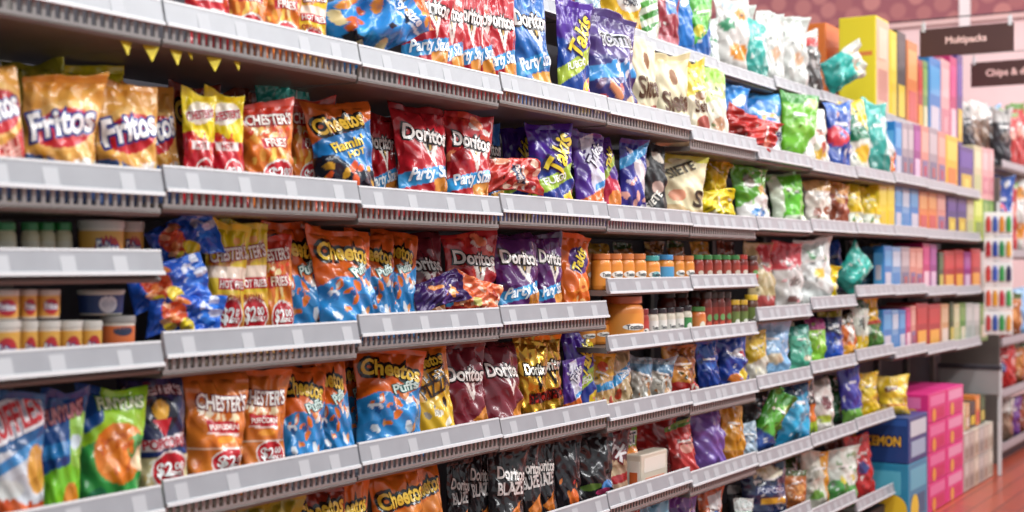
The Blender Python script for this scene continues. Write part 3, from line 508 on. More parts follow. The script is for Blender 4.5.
g('orange_print', 'orange bag with white panel', 'orange white-panel bag', 'c86434', [('T', [(.3, .8), (.9, .9), (.9, .2), (.5, .1)], 'd8d4d4'), ('E', .6, .5, .12, .06, '4070b0'), ('E', .7, .35, .1, .06, 'b83038')])
g('red_goods', 'red packet with pale print', 'red packet', 'c03a38', [('E', .5, .5, .26, .12, 'e0a090'), ('A', .88, '6a9a4c')], w=.16, h=.3)
g('dark_goods', 'charcoal packet with pale top', 'charcoal packet', '3c3a40', [('A', .75, 'c8c4c0'), ('E', .5, .4, .22, .12, '8c7c74')], w=.16, h=.3)
g('blue_goods', 'sky packet with white foot', 'sky packet', '78a4cc', [('B', .3, 'd8d4d0'), ('E', .5, .5, .2, .1, 'a8c8e0')], w=.16, h=.3)
g('brown_goods', 'coffee brown packet', 'coffee packet', '8c6a58', [('A', .6, 'd0c4bc'), ('E', .5, .3, .22, .1, 'b08c74')], w=.16, h=.3)

# ---------------------------------------------------------------- shelf unit
JY = [1.64, 2.41, 3.17, 3.94, 4.72, 5.50, 6.28, 7.06, 7.84, 8.62, 9.40, 10.2, 11.0]
FLOOR = -0.12
LEV = {   # height of the price strip's upper edge in each bay
    'L0': {3: 2.505, 4: 2.50, 5: 2.485, 6: 2.475, 7: 2.495, 8: 2.50, 9: 2.495, 10: 2.485, 11: 2.43},
    'L1': {0: 2.12, 1: 2.121, 2: 2.118, 3: 2.131, 4: 2.127, 5: 2.09, 6: 2.06, 7: 2.05, 8: 2.06, 9: 2.07, 10: 2.065, 11: 2.06},
    'L2': {0: 1.72, 1: 1.731, 2: 1.719, 3: 1.731, 4: 1.724, 5: 1.72, 6: 1.724, 7: 1.735, 8: 1.738, 9: 1.74, 10: 1.735, 11: 1.735},
    'L3': {1: 1.338, 2: 1.355, 3: 1.36, 6: 1.292, 7: 1.325, 8: 1.375, 9: 1.37, 10: 1.35, 11: 1.34},
    'L4': {0: .978, 1: .988, 2: .992, 3: .987, 4: .968, 5: .957, 6: .967, 7: .99, 8: 1.01, 9: .98, 10: .96, 11: .95},
    'L5': {1: .62, 2: .62, 3: .63, 4: .636, 5: .612, 6: .603, 7: .61, 8: .617},
    'L6': {4: .25, 5: .26, 6: .27, 7: .215, 8: .15},
    'DA': {0: 1.531}, 'DB': {0: 1.317},
    'JA': {4: 1.444, 5: 1.452}, 'JB': {4: 1.227, 5: 1.228},
}
LNAME = {'L0': 'top shelf', 'L1': 'second shelf', 'L2': 'third shelf', 'L3': 'fourth shelf', 'L4': 'fifth shelf', 'L5': 'sixth shelf', 'L6': 'lowest shelf',
         'DA': 'upper dip shelf', 'DB': 'lower dip shelf', 'JA': 'upper jar shelf', 'JB': 'lower jar shelf'}
XOFF = {'L0': .2}
DROP = {'L0': .05, 'DA': .055, 'DB': .055, 'JA': .045, 'JB': .045}
def bay_of(y):
    for i in range(len(JY) - 1):
        if y < JY[i + 1]: return i
    return len(JY) - 2
def ztop(lv, y):
    d = LEV[lv]; b = bay_of(y)
    if b in d: return d[b]
    return d[min(d, key=lambda k: abs(k - b))]
def deck(lv, y):
    return ztop(lv, y) - DROP.get(lv, .088 if bay_of(y) < 6 else .058)

ABOVE = {'L1': ('L0',), 'L2': ('L1',), 'L3': ('DB', 'L2'), 'L4': ('JB', 'DB', 'L3'), 'L5': ('L4',), 'L6': ('L5',)}
def ceil_of(lv, y, s):
    for a in ABOVE.get(lv, ()):
        if bay_of(y) in LEV[a] and s > XOFF.get(a, 0) - .06:
            return deck(a, y) - .02
    return 9
placed = defaultdict(list)      # level -> [(px centre, short, desc, object, kind key, where)]
def put(lv, px, key, desc, short, o, grp, cat, where=None):
    placed[lv].append(dict(px=px, key=key, desc=desc, short=short, o=o, grp=grp, cat=cat, where=where))

_cnt = defaultdict(int)
def make_bag(key, far):
    d = DES[key]; v = _cnt[key] % 3 if not far else _cnt[key] % 2; _cnt[key] += 1
    a, b = bag_mesh(key, v, far)
    o = link(d['name'], a); o['v'] = v
    if b is not None: link('top_seal', b, o)
    return o
def orient(o, yaw, lean, roll):
    m = Matrix.Rotation(R(90 - yaw), 3, 'Z') @ Matrix.Rotation(R(-lean), 3, 'X') @ Matrix.Rotation(R(roll), 3, 'Y')
    o.rotation_euler = m.to_euler()
    return m
def stand(lv, key, L, Rr, top, yaw=24, lean=2, roll=0, s=.08, behind=None, wmax=1.25):
    """a bag standing on the deck of a shelf; photo columns L..Rr and its top row give place and size"""
    s += XOFF.get(lv, 0); rj = random.Random(f'{key}{L}{lv}')
    yaw += rj.uniform(-7, 7); roll += rj.uniform(-5, 5); lean += rj.uniform(-1, 6)
    d = DES[key]; px = (L + Rr) / 2; y = Yat(px, s); zd = deck(lv, y); far = y > 6.4
    h = (Zat(px, top, s) - zd) / math.cos(R(lean)); h = max(.12, min(h, .52))
    h = min(h, (ceil_of(lv, y, s) - .006 - zd) / math.cos(R(lean)) / 1.03)
    th = theta(px); sc = h / d['h']; t = d['t'] * sc
    w = ((Rr - L) * depth(px, s) / F - .34 * t * abs(math.cos(th + R(yaw)))) / math.sin(min(PI / 2, th + R(yaw))) / .87
    nom = d['w'] * sc; w = max(.62 * nom, min(w, wmax * nom))
    if far: w *= 1.14
    o = make_bag(key, far); orient(o, yaw, lean, roll)
    o.location = (-s, y, zd + .002 + abs(math.sin(R(roll))) * w * .42); tw = min(1.0, max(.6, w / nom)) * sc
    o.scale = (w / d['w'], tw, sc)
    settle(lv, o, key)
    put(lv, px, key, d['desc'], d['short'], o, None, d['cat'], behind)
    return o
def lay(lv, key, cx, cy, w, h, roll, lean=0, yaw=15, s=.1, t=1.0, where=None):
    """a bag lying or slumped, centred on a photo point in the shelf's plane"""
    s += XOFF.get(lv, 0)
    d = DES[key]; y = Yat(cx, s); z = Zat(cx, cy, s); far = y > 6.4
    o = make_bag(key, far); m = orient(o, yaw, lean, roll)
    o.scale = (w / d['w'], t * (w / d['w'] + h / d['h']) / 2, h / d['h'])
    off = m @ Vector((0, 0, h / 2)); o.location = Vector((-s, y, z)) - off
    settle(lv, o, key, False)
    put(lv, cx, key, d['desc'], d['short'], o, None, d['cat'], where)
    return o

from mathutils.bvhtree import BVHTree
_solid = defaultdict(list)
def coarse(o, key):
    """a light copy of a bag's outline for keeping neighbours apart"""
    d = DES[key]; rg = random.Random(key + str(o['v'])); ph = [rg.uniform(0, 2 * PI) for _ in range(6)]
    uu, vv = np.meshgrid(np.linspace(0, 1, 9), np.linspace(0, 1, 12)); X, dd, rip, Z = surf(uu, vv, d['w'], d['h'], d['t'], ph, AMP.get(key, 1))
    p = np.concatenate([np.stack([X.ravel(), (-dd * .9 + rip).ravel(), Z.ravel()], 1), np.stack([X.ravel(), (dd * .72 + rip).ravel(), Z.ravel()], 1)])
    idx = np.arange(108).reshape(12, 9); q = np.stack([idx[:-1, :-1], idx[:-1, 1:], idx[1:, 1:], idx[1:, :-1]], -1).reshape(-1, 4)
    return p, q.tolist() + (q + 108).tolist()
def settle(lv, o, key, move=True):
    """slides a bag back along its sight line until it no longer cuts into the bags set down before it"""
    p, q = coarse(o, key)
    def tree():
        m = Matrix.LocRotScale(o.location, o.rotation_euler, o.scale); return BVHTree.FromPolygons([m @ Vector(v) for v in p], q)
    loc0 = o.location.copy(); sc0 = o.scale.copy(); best = None
    for k in range(26 if move else 1):
        f = 1 + .005 * k
        o.location = (D + (loc0.x - D) * f, loc0.y * f, loc0.z); o.scale = sc0 * (1 + .003 * k)
        if o.location.x < -.43 - XOFF.get(lv, 0) * .2: break
        t = tree(); n = sum(len(t.overlap(b)) for b in _solid[lv] if b is not None)
        if best is None or n < best[0]: best = (n, o.location.copy(), o.scale.copy(), t)
        if n == 0: break
    o.location, o.scale = best[1], best[2]; _solid[lv].append(best[3])
# --------------------------------------------- the bags, shelf by shelf (photo columns and top rows)
S = stand
# second shelf (L1)
for i, (l, r) in enumerate([(186, 234), (222, 268), (258, 300), (290, 328)]):
    S('L1', ['chester_hot', 'chester_fries', 'chester_fries', 'chester_yellow'][i], l, r, -48 + 8 * i, yaw=30)
lay('L1', 'cheetos_blue', 376, 14, .24, .36, 58, 0, 28, .055, 1.1)
for l, r, k in [(397, 449, 'dor_red'), (426, 467, 'dor_flame'), (444, 482, 'dor_red'), (460, 501, 'dor_flame'), (480, 520, 'dor_red')]:
    S('L1', k, l, r, -24 + (l - 397) * .16, yaw=30)
S('L1', 'dor_blue', 514, 558, -12, yaw=28)
S('L1', 'takis_tall', 555, 592, 1, yaw=24)
S('L1', 'tostitos', 586, 640, 12, yaw=26)
S('L1', 'siete', 630, 660, 38, yaw=24); S('L1', 'siete', 655, 695, 55, yaw=28)
S('L1', 'yel_white', 690, 712, 63, yaw=24); S('L1', 'lime_white', 707, 726, 66, yaw=24)
S('L1', 'blue_plain', 722, 751, 61, s=.2); S('L1', 'blue_white', 745, 782, 76, s=.2)
lay('L1', 'red_flat', 752, 130, .17, .34, 108, 0, 30, .045, .9, 'in front of the blue bags')
S('L1', 'green_corner', 780, 814, 93); S('L1', 'cream_patch', 801, 829, 108); S('L1', 'blue_red', 825, 850, 103)
S('L1', 'green_yellow', 845, 871, 101); S('L1', 'teal_white', 869, 892, 104); S('L1', 'orange_white', 880, 896, 118)
# third shelf (L2)
S('L2', 'cheetos_hot', 314, 379, 103, yaw=22)
S('L2', 'fritoschili', -26, 30, 63, yaw=26); S('L2', 'fritos', 24, 97, 77, yaw=26); S('L2', 'fritos', 96, 160, 83, yaw=22)
S('L2', 'fritos', 138, 186, 88, yaw=22, s=.16)
S('L2', 'olive_low', 14, 60, 50, s=.34, behind='behind the tan corn chips'); S('L2', 'chester_yellow', 58, 132, 50, s=.32, yaw=20, behind='behind the tan corn chips')
S('L2', 'chester_hot', 182, 216, 94, yaw=26); S('L2', 'chester_hot', 211, 249, 95, yaw=24)
S('L2', 'chester_fries', 245, 298, 103, yaw=20); S('L2', 'chester_fries', 284, 326, 99, yaw=26, s=.15)
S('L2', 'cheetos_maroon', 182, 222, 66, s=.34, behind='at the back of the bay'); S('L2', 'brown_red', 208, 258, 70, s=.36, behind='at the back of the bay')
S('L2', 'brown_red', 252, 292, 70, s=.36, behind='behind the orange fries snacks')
lay('L2', 'teal_bright', 283, 95, .12, .2, 80, 0, 10, .27, .8, 'slumped behind the orange fries snacks')
S('L2', 'cheetos_maroon', 285, 330, 74, s=.34, behind='behind the orange-blue puffs')
S('L2', 'cheetos_gold', 352, 392, 96, s=.26, behind='behind the orange-blue puffs')
S('L2', 'dor_red', 368, 402, 115, yaw=28, s=.18); S('L2', 'dor_red', 397, 452, 92, yaw=20, lean=4); S('L2', 'dor_flame', 443, 491, 99, yaw=24)
S('L2', 'dor_blue', 478, 508, 111, s=.22); 
lay('L2', 'dor_red_flat', 511, 175, .13, .22, 86, 0, 25, .05, .8, 'in front of the blue tortilla chips')
S('L2', 'takis', 504, 530, 124, s=.24); S('L2', 'takis', 530, 576, 125, yaw=20)
S('L2', 'takis', 566, 594, 132, s=.16); S('L2', 'takis_white', 576, 610, 130, yaw=26); S('L2', 'takis_red', 602, 627, 137, yaw=22); S('L2', 'takis_blue', 617, 647, 141, yaw=22)
S('L2', 'siete_black', 634, 671, 133); S('L2', 'siete_lime', 656, 704, 146, yaw=30)
lay('L2', 'yellow_lump', 714, 182, .2, .25, 20, 5, 25, .15, .9); lay('L2', 'yellow_low', 710, 208, .16, .26, 88, 0, 20, .08, .8, 'under the yellow crumpled bag')
S('L2', 'green_face', 732, 778, 168); S('L2', 'green_bright', 771, 808, 164); S('L2', 'white_brown', 804, 829, 175); S('L2', 'brown_bag', 827, 848, 175)
S('L2', 'yellow_chick', 842, 864, 173); S('L2', 'yellow_chick', 860, 880, 174); S('L2', 'teal_slim', 876, 887, 176)
# fourth shelf (L3)
lay('L3', 'stick_blue', 184, 240, .13, .17, 62, 0, 30, .14, .75, 'topmost of its heap'); lay('L3', 'stick_blue', 168, 282, .13, .20, 76, 0, 30, .11, .75, 'in the middle of its heap'); lay('L3', 'stick_blue', 184, 318, .12, .18, 96, 0, 30, .08, .7, 'undermost of its heap')
S('L3', 'cheetos', 318, 380, 218, yaw=22)
S('L3', 'chester_yellow', 207, 240, 218, yaw=26, s=.15); S('L3', 'chester_yellow', 226, 274, 218, yaw=24); S('L3', 'chester_fries', 266, 288, 236, yaw=26)
S('L3', 'cheetos', 270, 330, 221, yaw=18); S('L3', 'cheetos', 350, 398, 216, yaw=28, s=.15); S('L3', 'cheetos', 372, 418, 222, yaw=30, lean=8)
S('L3', 'dor_maroon', 392, 450, 222, s=.2, yaw=14, behind='standing at the back')
S('L3', 'dor_flame', 441, 498, 221, yaw=18, s=.17)
lay('L3', 'purple_flat', 438, 294, .11, .20, 76, 10, 18, .08, .8); lay('L3', 'orange_flat', 478, 294, .13, .18, 105, 10, 22, .05, .7)
S('L3', 'dor_purple', 495, 543, 224, yaw=20); S('L3', 'dor_purple', 532, 564, 225, yaw=26); S('L3', 'takis_orange', 560, 592, 228, yaw=18)
S('L3', 'cream_red', 750, 777, 244, s=.18); S('L3', 'pink_red', 773, 803, 244); S('L3', 'white_green', 800, 833, 240); S('L3', 'royal_blue', 829, 846, 242, s=.2)
S('L3', 'dark_orange', 855, 884, 239, s=.2); lay('L3', 'teal_bright', 853, 270, .22, .27, 40, 0, 30, .08, .9)
S('L3', 'yellow_low', 815, 838, 267, s=.06, behind='below the green sprig bag')
# fifth shelf (L4)
S('L4', 'cheetos', 353, 428, 332, yaw=16, lean=8, s=.09)
S('L4', 'ruffles', -14, 47, 392, yaw=22); S('L4', 'funyuns_blue', 36, 80, 394, yaw=24); S('L4', 'funyuns', 73, 140, 391, yaw=20)
S('L4', 'popcorn', 118, 152, 382, yaw=26, s=.15); S('L4', 'popcorn', 138, 191, 379, yaw=18)
S('L4', 'puffcorn', 178, 242, 363, yaw=20); S('L4', 'puffcorn', 234, 288, 359, yaw=26)
S('L4', 'cheetos', 276, 326, 350, yaw=22); S('L4', 'cheetos', 318, 360, 352, yaw=28); S('L4', 'cheetos', 338, 380, 356, yaw=30, s=.17)
S('L4', 'cheetos_pizza', 412, 460, 334, yaw=26)
S('L4', 'dor_maroon', 442, 494, 341, yaw=20, lean=7); S('L4', 'dor_maroon', 478, 527, 338, yaw=22, lean=7)
S('L4', 'dor_gold', 512, 548, 341, yaw=26); S('L4', 'dor_gold', 530, 568, 331, yaw=20)
S('L4', 'takis_white', 560, 582, 360, s=.1); S('L4', 'takis', 566, 599, 331, yaw=20, roll=-4)
S('L4', 'clear_yellow', 590, 618, 350, yaw=26); S('L4', 'clear_blue', 606, 634, 350, yaw=22); S('L4', 'clear_grey', 628, 652, 358, yaw=26); S('L4', 'clear_grey', 646, 673, 360, yaw=26)
S('L4', 'amber_red', 660, 705, 346, yaw=18); S('L4', 'royal_blue', 698, 722, 340); S('L4', 'royal_yellow', 720, 752, 337); S('L4', 'yellow_gold', 746, 768, 330)
S('L4', 'sky_white', 758, 790, 322); S('L4', 'cream_green', 775, 795, 321, s=.18); S('L4', 'mint', 790, 811, 326); S('L4', 'lime_magenta', 806, 825, 318)
S('L4', 'navy_blue', 822, 844, 308); S('L4', 'orange_green', 840, 857, 315); S('L4', 'yel_black', 850, 868, 300); S('L4', 'egg_green', 861, 884, 292)
# sixth shelf (L5)
S('L5', 'black_lean', 572, 614, 434, yaw=20, roll=6, s=.08)
S('L5', 'olive_low', 186, 236, 494, yaw=20); S('L5', 'olive_low', 238, 300, 487, yaw=20); S('L5', 'cheetos_maroon', 292, 350, 482, yaw=20); S('L5', 'cheetos_gold', 332, 374, 474, yaw=22)
S('L5', 'cheetos_gold', 371, 426, 463, yaw=20); S('L5', 'cheetos_gold', 410, 452, 460, yaw=22)
S('L5', 'dor_black', 446, 468, 462, s=.18); S('L5', 'dor_black', 463, 494, 448, yaw=24, s=.16); S('L5', 'dor_black', 486, 526, 443, yaw=22); S('L5', 'dor_black', 516, 546, 443, yaw=24); S('L5', 'dor_black', 534, 560, 442, yaw=26)
S('L5', 'black_takis', 552, 584, 437); S('L5', 'kirk', 590, 633, 426, s=.12); S('L5', 'tost_cream', 606, 640, 422)
S('L5', 'red_bag', 630, 682, 415, s=.22, yaw=14); S('L5', 'red_goods', 674, 702, 424, s=.07, roll=-10)
S('L5', 'purple_round', 690, 727, 411, s=.1); S('L5', 'gold_bag', 720, 746, 400); S('L5', 'silver_grey', 742, 772, 388, s=.24); S('L5', 'silver_blue', 733, 764, 424, s=.07)
S('L5', 'cyan_bag', 776, 808, 381); lay('L5', 'green_flag', 771, 422, .17, .34, 34, 0, 25, .03, .8, 'in front of the cyan bag')
S('L5', 'orange_black', 797, 818, 376); S('L5', 'white_snack', 810, 834, 380); S('L5', 'deep_green', 826, 846, 377, s=.18); S('L5', 'violet_blue', 843, 864, 366); S('L5', 'yellow_ears', 858, 880, 374)
# lowest shelf (L6)
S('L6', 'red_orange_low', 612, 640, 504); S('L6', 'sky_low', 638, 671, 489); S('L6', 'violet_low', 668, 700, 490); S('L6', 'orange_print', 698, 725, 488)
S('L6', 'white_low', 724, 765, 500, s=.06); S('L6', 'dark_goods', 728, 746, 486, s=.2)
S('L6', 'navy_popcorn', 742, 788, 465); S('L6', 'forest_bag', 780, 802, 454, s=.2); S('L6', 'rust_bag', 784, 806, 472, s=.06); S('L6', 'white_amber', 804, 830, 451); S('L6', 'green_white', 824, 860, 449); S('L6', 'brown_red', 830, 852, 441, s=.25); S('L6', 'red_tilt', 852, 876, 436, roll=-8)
# top shelf (L0)
S('L0', 'grey_blue', 574, 604, -42); S('L0', 'yellow_badge', 600, 645, -36); S('L0', 'green_stripe', 637, 658, -25); S('L0', 'maroon_square', 652, 680, -22); S('L0', 'blue_plain', 676, 696, -15)
S('L0', 'green_tilt', 686, 712, -12, roll=8); S('L0', 'white_low', 704, 720, 18, s=.06); S('L0', 'white_orange', 714, 746, -2); S('L0', 'white_plain', 732, 758, 8, s=.2); S('L0', 'teal_white', 746, 769, 18)
S('L0', 'white_plain', 762, 784, 12); S('L0', 'white_plain', 778, 809, 18); S('L0', 'black_red', 803, 824, 32); lay('L0', 'teal_food', 843, 70, .24, .34, 62, 0, 25, .06, 1.2)

# ---------------------------------------------------------------- tubs, jars and cartons
M_pot = print_mat('moulded pot', .35, 0, 0, .2)
def curved_text(mb, s, r, z, wid, col, ang0=0, outline=None, sy=1.2):
    for c, fat, off in ([(outline, .1, .0006)] if outline else []) + [(col, .03, .0012)]:
        v, f, _, _ = text_shape(s, fat); v = v * wid
        vs = [((r + off) * math.cos(ang0 + p[0] / r), (r + off) * math.sin(ang0 + p[0] / r), z + p[1] * sy) for p in v]
        mb.add(vs, f, c)
def curved_patch(mb, r, z, rw, rh, col, ang0=0, off=.0004, n=18, m=5):
    vs = [((r + off) * math.cos(ang0), (r + off) * math.sin(ang0), z)]; fs = []
    for j in range(1, m + 1):
        for k in range(n):
            a = 2 * PI * k / n; p = rw * j / m * math.cos(a); q = rh * j / m * math.sin(a)
            vs.append(((r + off) * math.cos(ang0 + p / r), (r + off) * math.sin(ang0 + p / r), z + q))
    for k in range(n): fs.append((0, 1 + k, 1 + (k + 1) % n))
    for j in range(m - 1):
        for k in range(n): fs.append((1 + j * n + k, 1 + (j + 1) * n + k, 1 + (j + 1) * n + (k + 1) % n, 1 + j * n + (k + 1) % n))
    mb.add(vs, fs, col)
_pots = {}
def pot_meshes(kind):
    """body, label and lid of a tub or jar, unit height and radius scaled later; front faces +X"""
    if kind in _pots: return _pots[kind]
    k = POTS[kind]; r, h = k['r'], k['h']; b = MB(); l = MB(); c = MB()
    if k['shape'] == 'tub':
        b.lathe([(r * .86, 0), (r * .9, .003), (r * .97, h * .86), (r * .97, h * .88)], k['body'])
        l.lathe([(r * .905 + .0008, h * .08), (r * .962 + .0008, h * .80)], k['label'], cap=False)
        c.lathe([(r * 1.0, h * .86), (r * 1.02, h * .87), (r * 1.02, h * .97), (r * .99, h), (r * .9, h), (r * .88, h * .985)], k['lid'])
        rr = r * .945
    else:
        b.lathe([(r * .9, 0), (r, .006), (r, h * .70), (r * .93, h * .79), (r * .76, h * .84), (r * .76, h * .86)], k['body'])
        l.lathe([(r + .0006, h * .12), (r + .0006, h * .64)], k['label'], cap=False)
        c.lathe([(r * .9, h * .845), (r * .93, h * .85), (r * .93, h * .985), (r * .89, h), (r * .1, h)], k['lid'])
        rr = r
    for p in k.get('art', []):
        if p[0] == 'oval': curved_patch(l, rr + .001, h * p[1], p[2] * r, p[3] * h, p[4])
        if p[0] == 'word': curved_text(l, p[1], rr + .002, h * p[2], p[3] * r, p[4], outline=p[5] if len(p) > 5 else None)
    _pots[kind] = (b.mesh('pot', M_pot, True, True), l.mesh('label', M_card, True, True), c.mesh('lid', M_pot, False, True))
    _pots[kind][2].polygons.foreach_set('use_smooth', np.ones(len(_pots[kind][2].polygons), bool)); _pots[kind][2].set_sharp_from_angle(angle=R(40))
    return _pots[kind]
POTS = {
    'dip_big': dict(name='dip_tub', shape='tub', r=.075, h=.085, body='d8d0c4', label='dca446', lid='c8c4bc', desc='squat golden dip tub with red oval', short='golden dip tub', art=[('oval', .42, .62, .3, 'b8242c'), ('word', 'Fritos', .45, 1.0, 'f4f0f0', '2b3a86')]),
    'dip': dict(name='dip_tub', shape='tub', r=.046, h=.085, body='d8d0c4', label='e0a84a', lid='ccc8c0', desc='small golden dip tub', short='small golden tub', art=[('oval', .42, .66, .28, 'b8242c'), ('word', 'Fritos', .44, 1.1, 'f4f0f0', '2b3a86')]),
    'dip_blue': dict(name='dip_tub', shape='tub', r=.062, h=.085, body='d8d0c4', label='243c74', lid='c8c4bc', desc='blue dip tub with white label', short='blue dip tub', art=[('oval', .45, .4, .36, 'd4d4dc'), ('oval', .45, .3, .2, 'b0b4c4')]),
    'dip_orange': dict(name='dip_tub', shape='tub', r=.05, h=.085, body='d8d0c4', label='d8703c', lid='8c8884', desc='orange dip tub with grey lid', short='orange dip tub', art=[('oval', .3, .5, .16, 'e89468'), ('oval', .7, .6, .1, '2c3450')]),
    'jar_cream': dict(name='dip_jar', shape='jar', r=.034, h=.105, body='d8cca8', label='ded6c0', lid='2f8a44', desc='cream dip jar with green lid', short='cream jar', art=[('oval', .26, .55, .1, '3f9a54')]),
    'salsa_o': dict(name='salsa_jar', shape='jar', r=.042, h=.125, body='d8842c', label='dc8c34', lid='c87438', desc='orange cheese dip jar', short='orange dip jar', art=[('oval', .42, .8, .10, 'f0ece4'), ('word', 'Tostitos', .42, 1.1, '1c1c28')]),
    'salsa_big': dict(name='salsa_jar', shape='jar', r=.062, h=.175, body='d8822c', label='de9038', lid='b85c30', desc='big orange cheese dip jar', short='big orange jar', art=[('oval', .36, .66, .07, 'f0ece4'), ('word', 'Tostitos', .36, 1.0, '1c1c28')]),
    'salsa_t': dict(name='salsa_jar', shape='jar', r=.042, h=.125, body='d8842c', label='e09440', lid='3f9490', desc='orange jar with teal lid', short='teal-lid jar', art=[('oval', .42, .5, .1, '40a0a8'), ('oval', .42, .8, .10, 'f0ece4'), ('word', 'Tostitos', .42, 1.1, '1c1c28')]),
    'salsa_b': dict(name='salsa_jar', shape='jar', r=.042, h=.125, body='d88a34', label='4a94c0', lid='3a84b8', desc='orange jar with blue label', short='blue-label jar', art=[('oval', .2, .7, .08, 'e0c080')]),
    'salsa_g': dict(name='salsa_jar', shape='jar', r=.042, h=.125, body='8c2c20', label='9c3828', lid='3f8444', desc='dark red salsa jar with green lid', short='green-lid salsa', art=[('oval', .4, .55, .08, 'c8b8a8'), ('oval', .2, .6, .06, '58904c')]),
    'salsa_r': dict(name='salsa_jar', shape='jar', r=.042, h=.125, body='7c2018', label='a83028', lid='c03c30', desc='dark red salsa jar with red lid', short='red-lid salsa', art=[('oval', .4, .55, .08, 'd8c8b8')]),
    'salsa_d': dict(name='salsa_jar', shape='jar', r=.044, h=.15, body='6a2418', label='8c3020', lid='4a3428', desc='tall dark salsa jar', short='dark salsa', art=[('oval', .4, .5, .08, '6c9c5c'), ('oval', .25, .6, .06, 'c8503c')]),
    'salsa_y': dict(name='salsa_jar', shape='jar', r=.044, h=.15, body='5c3420', label='6a7c3c', lid='d8b030', desc='tall dark jar with yellow lid', short='yellow-lid jar', art=[('oval', .3, .5, .1, 'e0dcd0')]),
    'salsa_w': dict(name='salsa_jar', shape='jar', r=.036, h=.11, body='e0d8c4', label='e8e4dc', lid='30282c', desc='small white dip jar with black lid', short='black-lid jar', art=[('word', 'Tostitos', .42, 1.2, '1c1c28')]),
    'salsa_wg': dict(name='salsa_jar', shape='jar', r=.036, h=.11, body='e0d8c4', label='3f8c4c', lid='30282c', desc='small green label dip jar', short='green-label jar', art=[('oval', .35, .5, .12, 'e8e4dc')]),
    'salsa_rs': dict(name='salsa_jar', shape='jar', r=.036, h=.1, body='a83428', label='b84038', lid='8c2c2c', desc='small red salsa jar', short='small red jar', art=[('oval', .3, .6, .12, 'e8e0d8'), ('word', 'Tos', .3, .7, '1c1c28')]),
    'salsa_os': dict(name='salsa_jar', shape='jar', r=.046, h=.11, body='d87434', label='dc8444', lid='4a7c3c', desc='small orange jar with green lid', short='small orange jar', art=[('oval', .35, .4, .16, 'e8e0cc')]),
}
def pot(lv, kind, L, Rr, top, base=None, s=.08, where=None, yaw=24):
    k = POTS[kind]; px = (L + Rr) / 2; y = Yat(px, s); zd = deck(lv, y) if base is None else base
    h = max(.05, Zat(px, top, s) - zd); r = max(.02, (Rr - L) * depth(px, s) / F / 2) * (1.42 if k['shape'] == 'jar' and px > 300 else 1)
    b, l, c = pot_meshes(kind)
    o = link(k['name'], b); link('label', l, o); link('lid', c, o)
    th = theta(px); o.rotation_euler = (0, 0, -R(yaw)); o.location = (-s, y, zd + .001)
    o.scale = (r / k['r'], r / k['r'], h / k['h'])
    put(lv, px, kind, k['desc'], k['short'], o, None, 'tub' if k['shape'] == 'tub' else 'jar', where)
    return zd + h
pot('DA', 'jar_cream', -3, 16, 223, s=.14); 
for l in (21, 37, 54): pot('DA', 'jar_cream', l, l + 18, 223, s=.16)
pot('DA', 'dip_big', 78, 124, 221, s=.13); pot('DA', 'dip_big', 114, 144, 222, s=.22)
zb = deck('DB', 2.2)
zt = []
for l, r_ in ((-14, 20), (20, 37), (36, 60), (58, 82), (80, 102)):
    zt.append(pot('DB', 'dip', l, r_, 321, s=.07, where='in the lower layer'))
pot('DB', 'dip_orange', 101, 135, 316, s=.09)
zt = max(zt)
for l, r_ in ((-12, 19), (19, 37), (36, 60)): pot('DB', 'dip', l, r_, 290, base=zt + .001, s=.07, where='in the upper layer')
pot('DB', 'dip_blue', 78, 124, 290, base=zt + .001, s=.13, where='stacked on the golden tubs')
# jars
x = 594
for i in range(4): pot('JA', 'salsa_o', 594 + 11.8 * i, 608 + 11.8 * i, 254, s=.06)
pot('JA', 'salsa_o', 582, 596, 254, s=.12)
pot('JA', 'salsa_t', 642, 657, 256, s=.06); pot('JA', 'salsa_b', 657, 671, 255, s=.06); pot('JA', 'salsa_o', 671, 682, 256, s=.06); pot('JA', 'salsa_o', 681, 692, 256, s=.06)
for i in range(5): pot('JA', 'salsa_g', 692 + 9.2 * i, 701.5 + 9.2 * i, 255 + .1 * i, s=.06)
pot('JA', 'salsa_r', 737.5, 746, 255, s=.06); pot('JA', 'salsa_d', 746, 756, 256, s=.08)
pot('JB', 'salsa_o', 576, 592, 322, s=.14, where='behind the big orange jar'); pot('JB', 'salsa_o', 590, 606, 320, s=.14, where='behind the big orange jar')
pot('JB', 'salsa_big', 606, 637, 296, s=.09)
pot('JB', 'salsa_rs', 637, 647, 309, s=.05)
for i in range(4): pot('JB', 'salsa_w', 647 + 8.6 * i, 656 + 8.6 * i, 309 - .5 * i, s=.05)
pot('JB', 'salsa_wg', 681, 690, 306, s=.05); pot('JB', 'salsa_os', 690, 703, 307, s=.06)
for i in range(4): pot('JB', 'salsa_d', 702 + 6.6 * i, 709 + 6.6 * i, 292, s=.05 + .02 * (i % 2))
for i in range(3): pot('JB', 'salsa_d', 660 + 13 * i, 673 + 13 * i, 291, s=.22, where='in the rear row')
pot('JB', 'salsa_y', 729, 738, 300, s=.05); pot('JB', 'salsa_y', 738, 746, 300, s=.05); pot('JB', 'salsa_y', 746, 756, 295, s=.08)

for px_, k_, tp_ in ((600, 'gold_bag', 243), (628, 'rust_bag', 244), (654, 'amber_red', 243), (680, 'rust_bag', 242), (704, 'gold_bag', 243), (728, 'brown_red', 242)):
    S('JA', k_, px_ - 17, px_ + 17, tp_, s=.33, yaw=12, behind='behind the jars')
